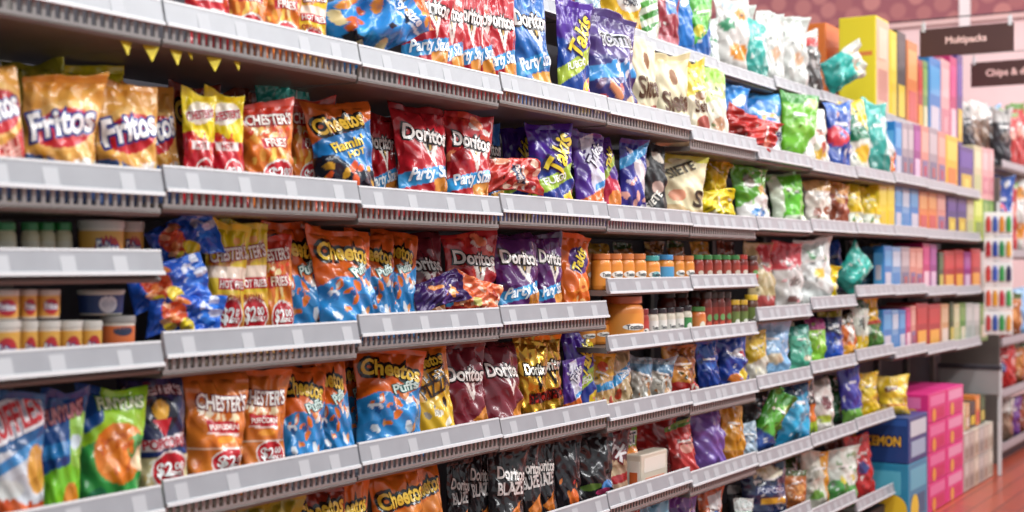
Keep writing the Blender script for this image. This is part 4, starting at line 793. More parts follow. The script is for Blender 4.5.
# cartons ---------------------------------------------------------
def carton_mesh(dx, dy, dz, art, end=None):
    """card box: +X face towards the aisle, -Y end towards the camera; art = coloured panels (u0,u1,v0,v1,colour)"""
    mb = MB(); mb.box(-dx, 0, -dy / 2, dy / 2, 0, dz, art[0], min(.006, dx * .1, dy * .08))
    for q, (u0, u1, v0, v1, c) in enumerate(art[1:]):
        y0, y1 = -dy / 2 + dy * u0, -dy / 2 + dy * u1
        mb.box(-.001, .0012 + .0012 * q, y0, y1, dz * v0, dz * v1, c)
    for q, (u0, u1, v0, v1, c) in enumerate(end or []):
        mb.box(-dx + dx * u0, -dx + dx * u1, -dy / 2 - .0012 - .0012 * q, -dy / 2 + .001, dz * v0, dz * v1, c)
    return mb.mesh('snack_box', M_card, False, True)
def carton(lv, L, Rr, top, cols, desc, short, s=.04, dx=.2, base=None, where=None, yaw=0, name='snack_box', grp=None, bot=None):
    """a box whose aisle face spans photo columns L..Rr"""
    s += XOFF.get(lv, 0)
    y0, y1 = Yat(L, s), Yat(Rr, s); px = (L + Rr) / 2; y = (y0 + y1) / 2; dy = max(.03, (y1 - y0) * .97)
    zd = base if base is not None else (Zat(px, bot, s) if bot is not None else deck(lv, y))
    dz = max(.05, Zat(px, top, s) - zd)
    art = [cols[0]] + [(.1, .9, .58, .9, cols[1 % len(cols)]), (.15, .85, .12, .45, cols[2 % len(cols)])]
    if len(cols) > 3: art.append((.35, .65, .2, .36, cols[3]))
    me = carton_mesh(dx, dy, dz, art, [(.1, .9, .15, .85, cols[1 % len(cols)]), (.25, .75, .3, .6, cols[2 % len(cols)])])
    o = link(name, me); o.location = (-s, y, zd + .001)
    if yaw: o.rotation_euler = (0, 0, R(yaw))
    put(lv, px, short, desc, short, o, grp, 'box', where)
    return o
K = {
    'blue': (['1f78bc', '58a4d8', 'c8c4d0'], 'blue snack carton', 'blue carton'),
    'bluew': (['6c9cc8', 'c0ccdc', '3c84c0'], 'pale blue snack carton', 'pale blue carton'),
    'grey': (['9c9098', 'c0b4b8', '706c88', 'b05858'], 'grey printed snack carton', 'grey carton'),
    'purple': (['8c2c7c', 'a8509c', 'd8b8d0'], 'magenta purple snack carton', 'magenta purple carton'),
    'pink': (['d08878', 'e0a898', '7c6a94', 'b83c4c'], 'salmon pink snack carton', 'salmon carton'),
    'yellow': (['e8b41c', 'f0cc50', 'd87c20'], 'yellow snack carton', 'yellow carton'),
    'violet': (['3c2878', '54409c', 'd0b038', 'e8d060'], 'violet carton with gold emblem', 'violet carton'),
    'cream': (['ccc498', 'd8d8b0', 'b8c088'], 'cream snack carton', 'cream carton'),
    'blush': (['d8a0a0', 'e4bcbc', 'c87c88', 'd8a0a8'], 'blush pink snack carton', 'blush carton'),
    'orange': (['d87c34', 'e8a860', 'c8504c'], 'orange snack carton', 'orange carton'),
    'lime': (['b8d038', 'd0e070', '789c34'], 'lime snack carton', 'lime carton'),
    'green': (['5c9040', '88b060', 'd8d4b8'], 'leaf green snack carton', 'leaf green carton'),
    'red': (['a81e20', 'c83430', 'e8a838'], 'red snack carton', 'red carton'),
    'magenta': (['b81c64', 'd04084', 'e8c4d0'], 'hot pink snack carton', 'hot pink carton'),
    'dkgreen': (['2c4828', '48683c', 'c8b850'], 'bottle green snack carton', 'bottle green carton'),
    'white': (['bcc4c0', 'd4d8d4', 'a0b0a8'], 'white snack carton', 'white carton'),
    'tan': (['c89868', 'd8b890', 'e0d0c0'], 'tan snack carton', 'tan carton'),
    'ymax': (['e8cc20', 'f0dc40', 'e0bc18'], 'bright yellow tall carton', 'bright yellow carton'),
    'black': (['2c2c2c', '3c3c3c', 'e0c028'], 'black carton with yellow mark', 'black carton'),
    'teal': (['2888a8', '48a8c0', 'e8c430'], 'teal carton with yellow seal', 'teal carton'),
    'navy': (['1c3468', '24407c', 'd8a040'], 'navy blue carton', 'navy carton'),
}
def row(lv, items, **kw):
    for it in items:
        l, r_, top, k = it[:4]; c, d, sh = K[k]
        carton(lv, l, r_, top, c, d, sh, **{**kw, **(it[4] if len(it) > 4 else {})})
row('L1', [(895, 902, 122, 'blue', dict(dx=.07)), (902, 908, 123, 'grey'), (908, 914, 124, 'grey'), (914, 921, 125, 'purple'), (921, 929, 126, 'pink'), (929, 938, 128, 'grey'), (938, 946, 132, 'pink'), (946, 958, 136, 'yellow'), (959, 974, 147, 'violet'), (974, 982, 146, 'cream'), (982, 989, 148, 'blush'), (989, 994, 149, 'blush')])
row('L2', [(879, 887, 183, 'ymax', dict(dx=.07)), (887, 895, 182, 'ymax'), (895, 902, 185, 'blue'), (902, 910, 186, 'bluew'), (910, 919, 186, 'blue'), (919, 928, 188, 'orange'), (928, 937, 188, 'orange'), (937, 946, 189, 'pink'), (947, 957, 191, 'violet'), (957, 967, 191, 'violet'), (967, 974, 195, 'cream'), (974, 983, 198, 'lime'), (983, 989, 199, 'green'), (989, 994, 200, 'green')])
row('L3', [(884, 892, 246, 'blue', dict(dx=.07)), (892, 901, 247, 'bluew'), (901, 910, 247, 'grey'), (910, 916, 248, 'pink'), (916, 923, 248, 'pink'), (923, 930, 243, 'magenta'), (930, 937, 244, 'purple'), (939, 944, 252, 'dkgreen'), (944, 955, 251, 'red'), (955, 964, 250, 'red'), (964, 971, 252, 'purple'), (971, 981, 249, 'red'), (981, 988, 252, 'white'), (988, 994, 254, 'white')])
row('L4', [(883, 892, 310, 'blue', dict(dx=.07)), (892, 899, 310, 'bluew'), (899, 906, 310, 'blue'), (906, 911, 308, 'magenta'), (911, 916, 306, 'pink'), (916, 928, 303, 'red'), (928, 941, 304, 'red'), (941, 949, 304, 'tan'), (950, 954, 302, 'dkgreen'), (954, 960, 304, 'cream'), (960, 966, 303, 'green'), (966, 973, 303, 'white'), (973, 980, 304, 'white'), (980, 988, 304, 'green')])
row('L0', [(890, 897, 31, 'ymax'), (897, 906, 32, 'black'), (907, 918, 42, 'orange'), (918, 923, 60, 'red'), (923, 928, 61, 'green'), (929, 941, 58, 'blue'), (941, 950, 60, 'blush'), (950, 957, 57, 'magenta'), (957, 963, 55, 'violet')])
carton('L5', 641, 668, 452, ['d0c4b2', 'e0d8cc', 'c8602c'], 'shallow pale cardboard tray before the glossy red bag', 'cardboard tray', s=.035, dx=.07)
def topbox(xa, xb, ya, yb_, z0, z1, face, end, desc, short):
    dx, dy, dz = xb - xa, yb_ - ya, z1 - z0; mb = MB(); mb.box(-dx, 0, -dy / 2, dy / 2, 0, dz, end, .008)
    for q_, (u0, u1, v0, v1, c) in enumerate(face): mb.box(-.001, .0012 + .0015 * q_, -dy / 2 + dy * u0, -dy / 2 + dy * u1, dz * v0, dz * v1, c)
    mb.box(-dx * .9, -dx * .1, -dy / 2 - .0012, -dy / 2, dz * .62, dz * .66, 'd8b818' if end[0] == 'e' and end[1] != '0' else 'e8853c')
    o = link('snack_box', mb.mesh('snack_box', M_card, False, True)); o.location = (xb, (ya + yb_) / 2, z0)
    put('L0', 845, short, desc, short, o, None, 'box', 'standing high up')
yk = Yat(876, .24)
topbox(-.49, -.24, yk, Yat(889, .24), deck('L0', yk) + .001, Zat(858, 11, .3), [(.02, .98, .02, .98, 'e0b898'), (.15, .85, .2, .5, 'c88c7c'), (.2, .8, .6, .9, 'ecd0b8')], 'f4dc24', 'tall bright yellow case with beige side', 'yellow case')
topbox(-.94, -.61, yk + .1, yk + .5, 2.572, Zat(858, 11, .3), [], 'f07c2c', 'wide orange case behind the yellow case', 'orange case')
# floor stack of multipacks beyond the shelves ---------------------------------------------------
LNAME['ST'] = 'floor stack'; LEV['ST'] = {8: 0}
def block(x0, x1, y0, y1, z0, z1, cols, desc, short, where=None, words_=None, gold=False, endart=None):
    dx, dy, dz = x1 - x0, y1 - y0, z1 - z0
    art = [cols[0], (.1, .9, .56, .9, cols[1]), (.14, .86, .12, .46, cols[2])]
    en = endart or [(.12, .88, .5, .88, cols[1]), (.2, .8, .14, .42, cols[2])]
    mb = MB(); mb.box(-dx, 0, -dy / 2, dy / 2, 0, dz, cols[0], .006)
    for u0, u1, v0, v1, c in art[1:]: mb.box(-.001, .0012, -dy / 2 + dy * u0, -dy / 2 + dy * u1, dz * v0, dz * v1, c)
    for u0, u1, v0, v1, c in en: mb.box(-dx + dx * u0, -dx + dx * u1, -dy / 2 - .0012, -dy / 2 + .001, dz * v0, dz * v1, c)
    if len(cols) > 3:                              # round seal on the aisle face and on the end
        for face in (0, 1):
            n = 20; r = min(dz * .24, dy * .26)
            if face == 0: vs = [(.002, -dy * .2 + r * math.cos(2 * PI * k / n), dz * .24 + r * math.sin(2 * PI * k / n)) for k in range(n)]
            else: vs = [(-dx * .25 + r * math.cos(2 * PI * k / n), -dy / 2 - .002, dz * .26 + r * math.sin(2 * PI * k / n)) for k in range(n)]
            mb.add(vs, [tuple(range(n))], cols[3])
    if words_:
        v, f, _, _ = text_shape(words_, .03); w = dx * .76
        for cc, fat, off in (('20181c', .09, .0025), ('e8b43c', .03, .0035)):
            v, f, _, _ = text_shape(words_, fat)
            mb.add([(-dx / 2 + p[0] * w, -dy / 2 - off, dz * .48 + p[1] * w * 1.3) for p in v], f, cc)
    o = link('snack_box', mb.mesh('snack_box', M_card, False, True)); o.location = (x1, (y0 + y1) / 2, z0)
    put('ST', y0 * 100, short, desc, short, o, None, 'box', where)
    return o
XF = .09; LH = .19
ORD = ['undermost', 'second up', 'third up', 'topmost']
block(XF - .40, XF, 8.66, 9.12, FLOOR, .262, ['2584a8', '58b0c8', '1c5c80', 'e8c430'], 'teal multipack with yellow seal under the navy case', 'teal multipack', '')
block(XF - .40, XF, 8.66, 9.12, .264, .55, ['1c3f7c', 'c8d0d8', '9cb4cc'], 'navy display case with yellow lettering', 'navy case', '', 'POKEMON', endart=[(.03, .97, .82, .94, '28549c')])
for ci, (ya, yb_, cols, nm) in enumerate([(9.14, 9.61, ['d42878', 'e470a4', 'c8205c', 'e89c38'], 'hot pink'), (9.63, 10.10, ['dc3484', 'e898bc', 'cc2468', 'e8a844'], 'candy pink')]):
    for k in range(4):
        block(XF - .42, XF, ya, yb_, FLOOR + .004 + k * (LH + .004), FLOOR + .004 + k * (LH + .004) + LH, cols,
              f'{nm} multipack with orange seal, {ORD[k]} in its column', f'{nm} multipack', '')
cl = ['beige', 'taupe', 'sandy', 'stone', 'putty', 'oatmeal']
cc_ = [['b8aca4', 'd0c8c0', '94887e'], ['a89c94', 'c4bab0', '867c74'], ['c4b8a4', 'dcd4c4', 'a0907c'], ['a8a4a0', 'c4c0bc', '8a8680'], ['b4aca0', 'ccc4b8', '9c8878'], ['c4bcac', 'dcd8c8', 'a49884']]
for i in range(6):
    ya = 10.13 + i * .157
    for k in range(2):
        block(XF - .40, XF, ya, ya + .153, FLOOR + .004 + k * .21, FLOOR + .004 + k * .21 + .206, cc_[i], f'{cl[i]} multipack, {"lower" if k == 0 else "upper"} one of two, behind the candy pink column', f'{cl[i]} multipack', '')
zt_ = FLOOR + .004 + .42
for i, (kc, dy_, hh) in enumerate([('cream', .13, .2), ('tan', .13, .19), ('black', .17, .19), ('orange', .14, .22), ('dkgreen', .15, .21)]):
    ya = 10.16 + sum([.13, .13, .17, .14, .15][:i]) + i * .012
    c, dsc, sh = K[kc]
    block(XF - .3, XF - .03, ya, ya + dy_, zt_, zt_ + hh, c, dsc.replace('snack carton', 'carton') + ' standing on the low stack', sh, '')
# small yellow bag lying on the navy case, at the camera end of the stack
fb = make_bag('yellow_face', True); orient(fb, 48, 10, 0); fb.location = (XF - .13, 8.80, .552); fb.scale = (1.05, 1.0, 1.02)
put('ST', 860, 'yellow_face', DES['yellow_face']['desc'] + ' on the navy case', 'golden yellow bag', fb, None, 'bag', '')

# goods beyond the last bay and the next unit of shelving ----------------------------------------
for l, r_, top, k in [(966, 973, 108, 'dark_goods'), (971, 979, 103, 'brown_goods'), (977, 986, 101, 'brown_goods'), (984, 990, 106, 'dark_goods'), (988, 999, 103, 'blue_goods')]:
    S('L0', k, l, r_, top, yaw=35)
LEV['FA'] = {12: 2.35}; LEV['FB'] = {12: 1.62}; LEV['FC'] = {12: .90}; LEV['FE'] = {12: .48}; LNAME['FE'] = 'low shelf of the next unit'; LEV['FD'] = {12: .04}
for a_, b_ in (('FA', 'highest shelf of the next unit'), ('FB', 'upper shelf of the next unit'), ('FC', 'middle shelf of the next unit'), ('FD', 'base shelf of the next unit')): LNAME[a_] = b_
def far_goods(lv, lst):
    for px, top, k in lst:
        d = DES[k]; s = .1; y = Yat(px, s); zd = ztop(lv, 13) - .05; h = Zat(px, top, s) - zd
        o = make_bag(k, True); orient(o, 45, 0, 0); o.location = (-s, y, zd + .003); sc = h / d['h']; o.scale = (min(1.2, sc), min(1.2, sc), sc)
        put(lv, px, k, d['desc'], d['short'], o, None, 'bag')
far_goods('FA', [(1002, 110, 'dark_goods'), (1008, 112, 'red_goods'), (1014, 104, 'red_goods'), (1020, 108, 'red_goods'), (1026, 108, 'red_goods')])
far_goods('FB', [(1001, 176, 'blue_red'), (1008, 182, 'red_goods'), (1015, 178, 'white_orange'), (1022, 182, 'red_goods')])
far_goods('FC', [(1002, 296, 'red_goods'), (1009, 292, 'rust_bag'), (1016, 288, 'sky_white'), (1023, 292, 'red_goods')])
far_goods('FE', [(1001, 342, 'red_tilt'), (1007, 344, 'red_goods'), (1014, 341, 'rust_bag'), (1021, 346, 'red_goods')])
far_goods('FD', [(1004, 396, 'brown_goods'), (1010, 398, 'violet_low'), (1016, 396, 'brown_red'), (1022, 398, 'red_goods')])

# ---------------------------------------------------------------- shelves
def shelf_label(lv, i):
    names = []
    for p in placed[lv]:
        pass
    return names
def make_shelf(lv, i, depth_=.5, comb=True):
    if lv in XOFF: depth_ -= XOFF[lv]; comb = False
    y0, y1 = JY[i] + .004, JY[i + 1] - .004; zt = LEV[lv][i]; drop = DROP.get(lv, .088 if i < 6 else .058); sub = lv in DROP
    zd = zt - drop
    x_off = {'DA': .03, 'DB': .03}.get(lv, 0)
    m = MB(); m.extrude_y([(-depth_, zd - .02), (-depth_, zd), (-.008, zd), (.004, zd - .006), (.008, zd - .012), (.002, zd - .02)], y0, y1)
    o = m.obj('shelf', M_metal)
    if lv in XOFF: o.location.x = -XOFF[lv]
    # inclined price strip with a bright lower bead
    sh = .060 if not sub else .056
    m = MB(); m.extrude_y([(.000, zt), (.007, zt + .001), (.019, zt - sh + .006), (.019, zt - sh), (.006, zt - sh), (.002, zt - sh + .01)], y0, y1)
    st = m.obj('price_strip', M_strip, o)
    m = MB(); m.extrude_y([(.0185, zt - sh + .009), (.023, zt - sh + .008), (.024, zt - sh), (.016, zt - sh - .001), (.016, zt - sh + .004)], y0, y1)
    m.extrude_y([(.001, zt + .003), (.008, zt + .003), (.009, zt - .002), (.002, zt - .002)], y0, y1)
    m.obj('bead', M_lip, st)
    rg = random.Random(f'{lv}{i}'); nt = (4 if i < 4 else 5) if i < 5 else 7
    for k in range(nt):
        yc = y0 + (y1 - y0) * (k + .5 + rg.uniform(-.25, .25)) / nt; tw = .042 if i < 5 else .05
        za, zb_ = zt - .004, zt - sh + .009
        xa, xb = .0078, .0198
        m = MB()
        m.add([(xb, yc - tw / 2, zb_), (xb, yc + tw / 2, zb_), (xa, yc + tw / 2, za), (xa, yc - tw / 2, za),
               (xb - .002, yc - tw / 2, zb_), (xb - .002, yc + tw / 2, zb_), (xa - .002, yc + tw / 2, za), (xa - .002, yc - tw / 2, za)],
              [(0, 1, 2, 3), (7, 6, 5, 4), (0, 4, 5, 1), (1, 5, 6, 2), (2, 6, 7, 3), (3, 7, 4, 0)])
        m.obj('price_tag', M_tag, st)
    if comb and not sub:
        m = MB(); n = 30
        for k in range(n):
            yc = y0 + .012 + (y1 - y0 - .024) * k / (n - 1)
            m.box(.000, .006, yc - .0052, yc + .0052, zd - .002, zt - .02)
        m.box(-.001, .007, y0, y1, zd - .008, zd - .001)
        m.obj('slotted_grille', M_bar, o)
    return o
shelves = []
for lv in ('L0', 'L1', 'L2', 'L3', 'L4', 'L5', 'L6', 'DA', 'DB', 'JA', 'JB'):
    for i in LEV[lv]:
        shelves.append((lv, i, make_shelf(lv, i, comb=i < 6)))
def far_shelf(lv):
    zt = ztop(lv, 13); m = MB(); m.extrude_y([(-.44, zt - .08), (-.44, zt - .05), (-.02, zt - .05), (.0, zt - .06), (0, zt - .08)], 11.80, 13.6); o = m.obj('shelf', M_metal)
    m = MB(); m.extrude_y([(.0, zt), (.008, zt), (.014, zt - .06), (.002, zt - .06)], 11.80, 13.6); m.obj('price_strip', M_strip, o)
    return o
for lv in ('FA', 'FB', 'FC', 'FE', 'FD'): shelves.append((lv, 12, far_shelf(lv)))
for lv, i, o in shelves:
    y0, y1 = JY[i], (JY[i + 1] if i + 1 < len(JY) else 14)
    its = sorted([p for p in placed[lv] if p['where'] is None and y0 - .03 <= Yat(p['px'], .1) < y1 + .03], key=lambda p: p['px'])
    if lv in ('FA', 'FB', 'FC', 'FE', 'FD'): lab = f'grey shelf of the next unit, {LNAME[lv].split(" shelf")[0]} one'
    elif its:
        a_, b_ = its[0]['short'], its[-1]['short']
        lab = f'grey metal shelf carrying the {a_}' + (f' through the {b_}' if a_ != b_ else '') + f', {LNAME[lv]}'
    else:
        lab = 'grey metal shelf high above the tan corn chips, second shelf' if lv == 'L1' else 'grey metal shelf high above the blue tortilla chips, top shelf'
    o['label'] = lab; o['category'] = 'shelf'; o['group'] = 'metal shelves of the long wall unit'

# carcass of the long unit: rear panels, uprights and kick plate
fr = bpy.data.objects.new('gondola_frame', None); C.objects.link(fr); fr.location = (-.5, 1.5, FLOOR)
tag(fr, 'long dark shelving frame behind all the bags', 'shelving frame')
def child(mb, name, mat):
    o = mb.obj(name, mat, fr); o.matrix_parent_inverse = Matrix.Translation((.5, -1.5, -FLOOR)); return o
m = MB(); m.box(-1.1, -.566, 3.9, 11.75, 2.54, 2.57); child(m, 'top_board', M_metal)
m = MB(); m.box(-.60, -.566, 1.0, 11.75, FLOOR, 2.538); child(m, 'back_panel', M_dark)
m = MB(); m.box(-.60, -.566, 11.80, 13.7, FLOOR, 2.50); child(m, 'back_panel', M_dark)
for y in JY[1:] + [11.79]:
    m = MB(); m.box(-.565, -.53, y - .02, y + .02, FLOOR, 2.5, bev=.003); child(m, 'upright', M_metal)
m = MB(); m.box(-.47, -.04, 1.0, 8.6, FLOOR, .02, bev=.004); child(m, 'kick_plate', M_dark)
m = MB(); m.box(-.47, -.04, 11.82, 13.6, FLOOR, -.05, bev=.004); child(m, 'kick_plate', M_dark)
m = MB(); m.box(-.47, 0.0, 11.74, 11.77, FLOOR, 2.2, bev=.004); child(m, 'end_panel', M_metal)

# display stand at the end of the low stack: grey header board with a dark rim between white posts
ds = bpy.data.objects.new('display_stand', None); C.objects.link(ds); tag(ds, 'grey display stand with dark rim behind the beige multipacks', 'display stand')
yA = 11.02 + .05
m = MB(); m.box(-.32, .13, yA + .02, yA + .05, .50, .69, bev=.004); o = m.obj('header_board', plain('brushed grey board', 'a8a8a8', .35, .2, .06, 6), ds)
m = MB(); m.box(-.33, .14, yA + .01, yA + .07, .69, .725, bev=.006); m.obj('rim', M_dark, ds)
for xx in (-.31, .125):
    m = MB(); m.box(xx - .014, xx + .014, yA + .05, yA + .08, FLOOR, .69, bev=.004); m.obj('post', M_lip, ds)
# clip strip with marker cards at the end of the unit
M_card_white = plain('white card', 'efeeec', .6)
cs = bpy.data.objects.new('hanging_clip_strip', None); C.objects.link(cs); tag(cs, 'white clip strip of marker cards hanging at the unit end', 'clip strip')
yS = 11.2; cs.location = (.10, yS, 1.0); cs.rotation_euler = (0, 0, R(20))
m = MB(); m.box(-.012, .012, -.001, .002, -.05, .98); m.obj('strap', M_lip, cs)
cols5 = [['c83838', '3858b0', 'e09030', '38a048'], ['b83038', '2848a0', '2c9050', 'e0a838'], ['c84040', '4060c0', '3ca050', '303058'], ['d85838', 'e0a030', 'c83848', '48a858'], ['c03c3c', '3454a8', '38984c', 'e09c3c']]
for k in range(5):
    z1 = .90 - k * .19; m = MB(); m.box(-.105, .105, -.012, -.006, z1 - .184, z1, bev=.002); cd = m.obj('card', M_card_white, cs)
    for j in range(4):
        xx = -.075 + j * .05; m = MB(); m.tube([(xx, -.022, z1 - .15), (xx, -.022, z1 - .06)], .019, cols5[k][j], 10); m.tube([(xx, -.022, z1 - .06), (xx, -.022, z1 - .035)], .012, cols5[k][j], 10)
        m.obj('marker', M_card, cd, printed=True, auto=True)
for o in [cs] + list(cs.children_recursive): pass
# small flat yellow triangles below the front edge of the second shelf
M_yel = plain('yellow paper', 'd8c420', .5)
for k, (px, py, sc, rz) in enumerate([(126, 47, 1, 8), (151, 47, 1.15, -12), (176, 45, 1.1, 4), (190, 57, .5, 20), (214, 53, 1.1, -20), (237, 50, .7, 10)]):
    s_ = .012; z = Zat(px, py, s_); y = Yat(px, s_); m = MB(); a = .019 * sc
    m.add([(-.001, -a, 0), (-.001, a, 0), (.004, 0, -a * 1.7), (.001, -a, 0), (.001, a, 0), (.006, 0, -a * 1.7)], [(0, 1, 2), (5, 4, 3), (0, 3, 4, 1), (1, 4, 5, 2), (2, 5, 3, 0)])
    o = m.obj('paper_pennant', M_yel); o.location = (-s_, y, LEV['L1'][1] - .088 - .021); o.rotation_euler = (0, 0, R(rz))
    tag(o, ['yellow paper pennant, first of six under the second shelf', 'broad yellow paper pennant, second of six under the second shelf', 'yellow paper pennant, third of six under the second shelf', 'tiny yellow paper pennant, fourth of six under the second shelf', 'slanted yellow paper pennant, fifth of six under the second shelf', 'small yellow paper pennant, last of six under the second shelf'][k], 'pennant', 'yellow pennants under the second shelf')

# ---------------------------------------------------------------- labels of everything on the shelves
NUM = ['', 'first', 'second', 'third', 'fourth', 'fifth', 'sixth', 'seventh', 'eighth', 'ninth', 'tenth']
CNT = ['', 'one', 'two', 'three', 'four', 'five', 'six', 'seven', 'eight', 'nine', 'ten']
for lv, lst in placed.items():
    lst.sort(key=lambda p: p['px'])
    if lv == 'ST':
        for p in lst: tag(p['o'], p['desc'] + ('' if len(p['desc'].split()) > 5 else ' in the floor stack'), p['cat'], 'multipacks of the floor stack' if p['cat'] == 'box' else None)
        continue
    kinds = defaultdict(list)
    for p in lst: kinds[(p['key'], p['where'])].append(p)
    front = [p for p in lst if p['where'] is None]
    for (key, where), ps_ in kinds.items():
        n = len(ps_)
        for q, p in enumerate(ps_):
            lab = p['desc']
            if n > 1: lab += f', {NUM[q + 1]} of {CNT[n]}' + (' along' if where is None else '')
            if where: lab += ' ' + where
            if where is None:
                if p in front:
                    k = front.index(p); nb = None
                    for st_ in range(1, 8):
                        if k - st_ >= 0 and front[k - st_]['key'] != key: nb = 'after the ' + front[k - st_]['short']; break
                    if nb is None:
                        for st_ in range(1, 8):
                            if k + st_ < len(front) and front[k + st_]['key'] != key: nb = 'before the ' + front[k + st_]['short']; break
                    if nb and len((lab + nb + LNAME[lv]).split()) < 15: lab += ' ' + nb
            lab += ', ' + LNAME[lv]
            if n > 1: lab = lab.replace(' along ', ' ').replace(' along,', ',')
            tag(p['o'], lab, p['cat'], p['short'] + ('' if p['short'].endswith(('s', 'corn', 'salsa')) else 's') + f" on the {LNAME[lv]}" if n > 1 else None)

# ---------------------------------------------------------------- setting: floor, far wall, signs
def floor_mat():
    m, nt, b = newmat('red plank floor')
    tc = nt.nodes.new('ShaderNodeTexCoord'); mp = nt.nodes.new('ShaderNodeMapping'); mp.inputs['Rotation'].default_value = (0, 0, R(90))
    br = nt.nodes.new('ShaderNodeTexBrick'); br.inputs['Scale'].default_value = 1
    br.inputs['Color1'].default_value = (*lin('c0583e'), 1); br.inputs['Color2'].default_value = (*lin('a04430'), 1); br.inputs['Mortar'].default_value = (*lin('6c2c20'), 1)
    br.inputs['Brick Width'].default_value = 1.2; br.inputs['Row Height'].default_value = .14; br.inputs['Mortar Size'].default_value = .006
    nt.links.new(tc.outputs['Object'], mp.inputs['Vector']); nt.links.new(mp.outputs['Vector'], br.inputs['Vector'])
    n = nt.nodes.new('ShaderNodeTexNoise'); n.inputs['Scale'].default_value = 9
    mx = nt.nodes.new('ShaderNodeMix'); mx.data_type = 'RGBA'; mx.blend_type = 'MULTIPLY'; mx.inputs['Factor'].default_value = .35
    nt.links.new(tc.outputs['Object'], n.inputs['Vector']); nt.links.new(br.outputs['Color'], mx.inputs['A']); nt.links.new(n.outputs['Color'], mx.inputs['B'])
    nt.links.new(mx.outputs['Result'], b.inputs['Base Color']); b.inputs['Roughness'].default_value = .28
    return m
def dots_mat():
    m, nt, b = newmat('mauve dotted wallpaper')
    tc = nt.nodes.new('ShaderNodeTexCoord'); mp = nt.nodes.new('ShaderNodeMapping'); mp.inputs['Scale'].default_value = (4.4, 0, 4.4); mp.inputs['Rotation'].default_value = (0, R(30), 0)
    v = nt.nodes.new('ShaderNodeTexVoronoi'); v.inputs['Scale'].default_value = 1; v.inputs['Randomness'].default_value = .25
    nt.links.new(tc.outputs['Object'], mp.inputs['Vector']); nt.links.new(mp.outputs['Vector'], v.inputs['Vector'])
    r = nt.nodes.new('ShaderNodeMath'); r.operation = 'LESS_THAN'; r.inputs[1].default_value = .44
    nt.links.new(v.outputs['Distance'], r.inputs[0])
    sp = nt.nodes.new('ShaderNodeSeparateColor'); nt.links.new(v.outputs['Color'], sp.inputs[0])
    cr = nt.nodes.new('ShaderNodeValToRGB'); cr.color_ramp.elements[0].color = (*lin('9c585c'), 1); cr.color_ramp.elements[1].color = (*lin('bc7874'), 1)
    nt.links.new(sp.outputs['Red'], cr.inputs['Fac'])
    mx = nt.nodes.new('ShaderNodeMix'); mx.data_type = 'RGBA'; mx.inputs['A'].default_value = (*lin('95525a'), 1)
    nt.links.new(r.outputs['Value'], mx.inputs['Factor']); nt.links.new(cr.outputs['Color'], mx.inputs['B'])
    nt.links.new(mx.outputs['Result'], b.inputs['Base Color']); b.inputs['Roughness'].default_value = .7
    return m
m = MB(); m.box(-10, 9, -3, 18, FLOOR - .1, FLOOR); struct(m.obj('floor', floor_mat()))
YW = 16.0
def zw(px, py): return H - (py - HY) * depth(px, 0) / F
def wall_z(px, py):
    a = math.atan((px - 512) / F); th = TH0 - a; return H - (py - HY) * (YW / math.cos(th) * math.cos(a)) / F
def wall_x(px): return D - YW * math.tan(theta(px))
zb0 = wall_z(900, 24)
m = MB(); m.box(-10, 9, YW, YW + .2, FLOOR, 7.5); struct(m.obj('wall_back', plain('pale pink plaster', 'ecc8c8', .8, 0, .03, 3)))
m = MB(); m.box(-10, 9, YW - .03, YW, zb0, 7.4); struct(m.obj('trim_1', dots_mat()))
xp = wall_x(966); m = MB(); m.box(xp - .06, xp + .06, YW - .07, YW - .03, zb0 - .12, 7.4); struct(m.obj('trim_2', plain('white strip', 'e8d8d8', .6)))
m = MB(); m.box(-10, 9, YW - .05, YW - .03, zb0 - .05, zb0); struct(m.obj('trim_3', plain('pale rail', 'dcb4b0', .6)))

M_sign = plain('brown sign board', '4a2a26', .5, 0, .05, 6); M_signtext = plain('pale pink lettering', 'f0c8c0', .5)
def sign(px0, px1, py0, py1, Ys, text, tw, label, tx=0.0):
    def X(px): return D - Ys * math.tan(theta(px))
    def Z(px, py):
        a = math.atan((px - 512) / F); return H - (py - HY) * Ys / math.cos(theta(px)) * math.cos(a) / F
    xa, xb = X(px0), X(px1); pc = (px0 + px1) / 2; za, zb = Z(pc, py1), Z(pc, py0)
    root = bpy.data.objects.new('hanging_sign', None); C.objects.link(root); root.location = ((xa + xb) / 2, Ys, za); tag(root, label, 'sign')
    w, h = xb - xa, zb - za
    m = MB(); m.box(-w / 2, w / 2, -.008, .008, 0, h, bev=.003); m.obj('board', M_sign, root)
    v, f, _, _ = text_shape(text, .03); m = MB(); m.add([(tx * w + p[0] * tw * w, -.0095, h * .5 + p[1] * tw * w) for p in v], f)
    m.obj('lettering', M_signtext, root)
    for xx in (-w * .46, w * .46):
        m = MB(); m.box(xx - .012, xx + .012, -.012, .012, h - .02, h + .045, bev=.003); m.obj('clip', M_lip, root)
    for xx in (-w * .46, w * .46):
        m = MB(); m.tube([(xx, 0, h + .04), (xx, 0, h + .07)], .003); m.obj('hook', M_bar, root)
    return (xa + xb) / 2, Ys, zb, w
s1 = sign(920, 1014, 26, 54, 9.7, 'Multipacks', .44, 'dark brown hanging aisle sign for multipacks, nearer and higher')
s2 = sign(971, 1052, 60, 85, 11.4, 'Chips & dips', .62, 'dark brown hanging sign for chips and dips, lower one', .0)
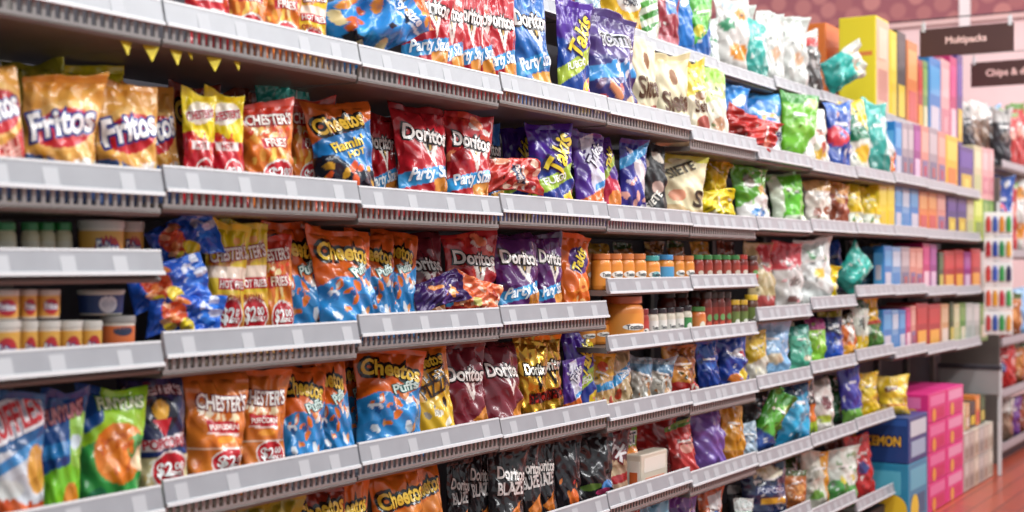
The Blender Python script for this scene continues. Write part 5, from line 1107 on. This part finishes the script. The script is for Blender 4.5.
for (cx_, cy_, cz_, w_), lab in ((s1, 'thin dark cable carrying the multipacks sign'), (s2, 'thin cable carrying the chips and dips sign')):
    m = MB(); m.tube([(-1.6, cy_, cz_ + .072), (cx_, cy_, cz_ + .068), (3.2, cy_, cz_ + .072)], .0045, n=8); tag(m.obj('sign_cable', M_dark if w_ == s1[3] else M_bar, auto=True), lab, 'cable')

# ---------------------------------------------------------------- light, camera
def area(name, loc, rot, sx, sy, power, col=(1, 1, 1)):
    l = bpy.data.lights.new(name, 'AREA'); l.shape = 'RECTANGLE'; l.size = sx; l.size_y = sy; l.energy = power; l.color = col
    o = bpy.data.objects.new(name, l); C.objects.link(o); o.location = loc; o.rotation_euler = rot
for i, y in enumerate((.6, 3.4, 6.2, 9.0, 11.8, 14.6)):
    area('ceiling_tube', (1.25, y, 4.6), (0, R(-12), 0), .5, 2.2, 50 if y < 8 else 38)
    area('ceiling_tube', (3.3, y, 4.6), (0, R(25), 0), .5, 2.2, 56 if y < 8 else 40)
for x_ in (-4.5, -1.5, 1.5, 4.5): area('ceiling_tube', (x_, 13.0, 5.6), (R(38), 0, 0), 2.2, .5, 42)  # wash row added to brighten the far wall, no such fixtures known
w = bpy.data.worlds.new('store light'); bpy.context.scene.world = w; w.use_nodes = True
w.node_tree.nodes['Background'].inputs[0].default_value = (.90, .97, 1, 1); w.node_tree.nodes['Background'].inputs[1].default_value = .42

cam = bpy.data.cameras.new('camera'); co = bpy.data.objects.new('camera', cam); C.objects.link(co)
co.location = (D, 0, H); co.rotation_euler = (R(90), 0, TH0)
cam.sensor_width = 36; cam.lens = 36 * F / 1024; cam.shift_y = (HY - 256) / 1024; cam.clip_start = .05
cam.dof.use_dof = True; cam.dof.focus_distance = 4.8; cam.dof.aperture_fstop = 2.1
sc = bpy.context.scene; sc.camera = co
sc.view_settings.view_transform = 'Standard'; sc.view_settings.look = 'None'; sc.view_settings.gamma = 1; sc.view_settings.exposure = 0.42
sc.view_settings.use_curve_mapping = False
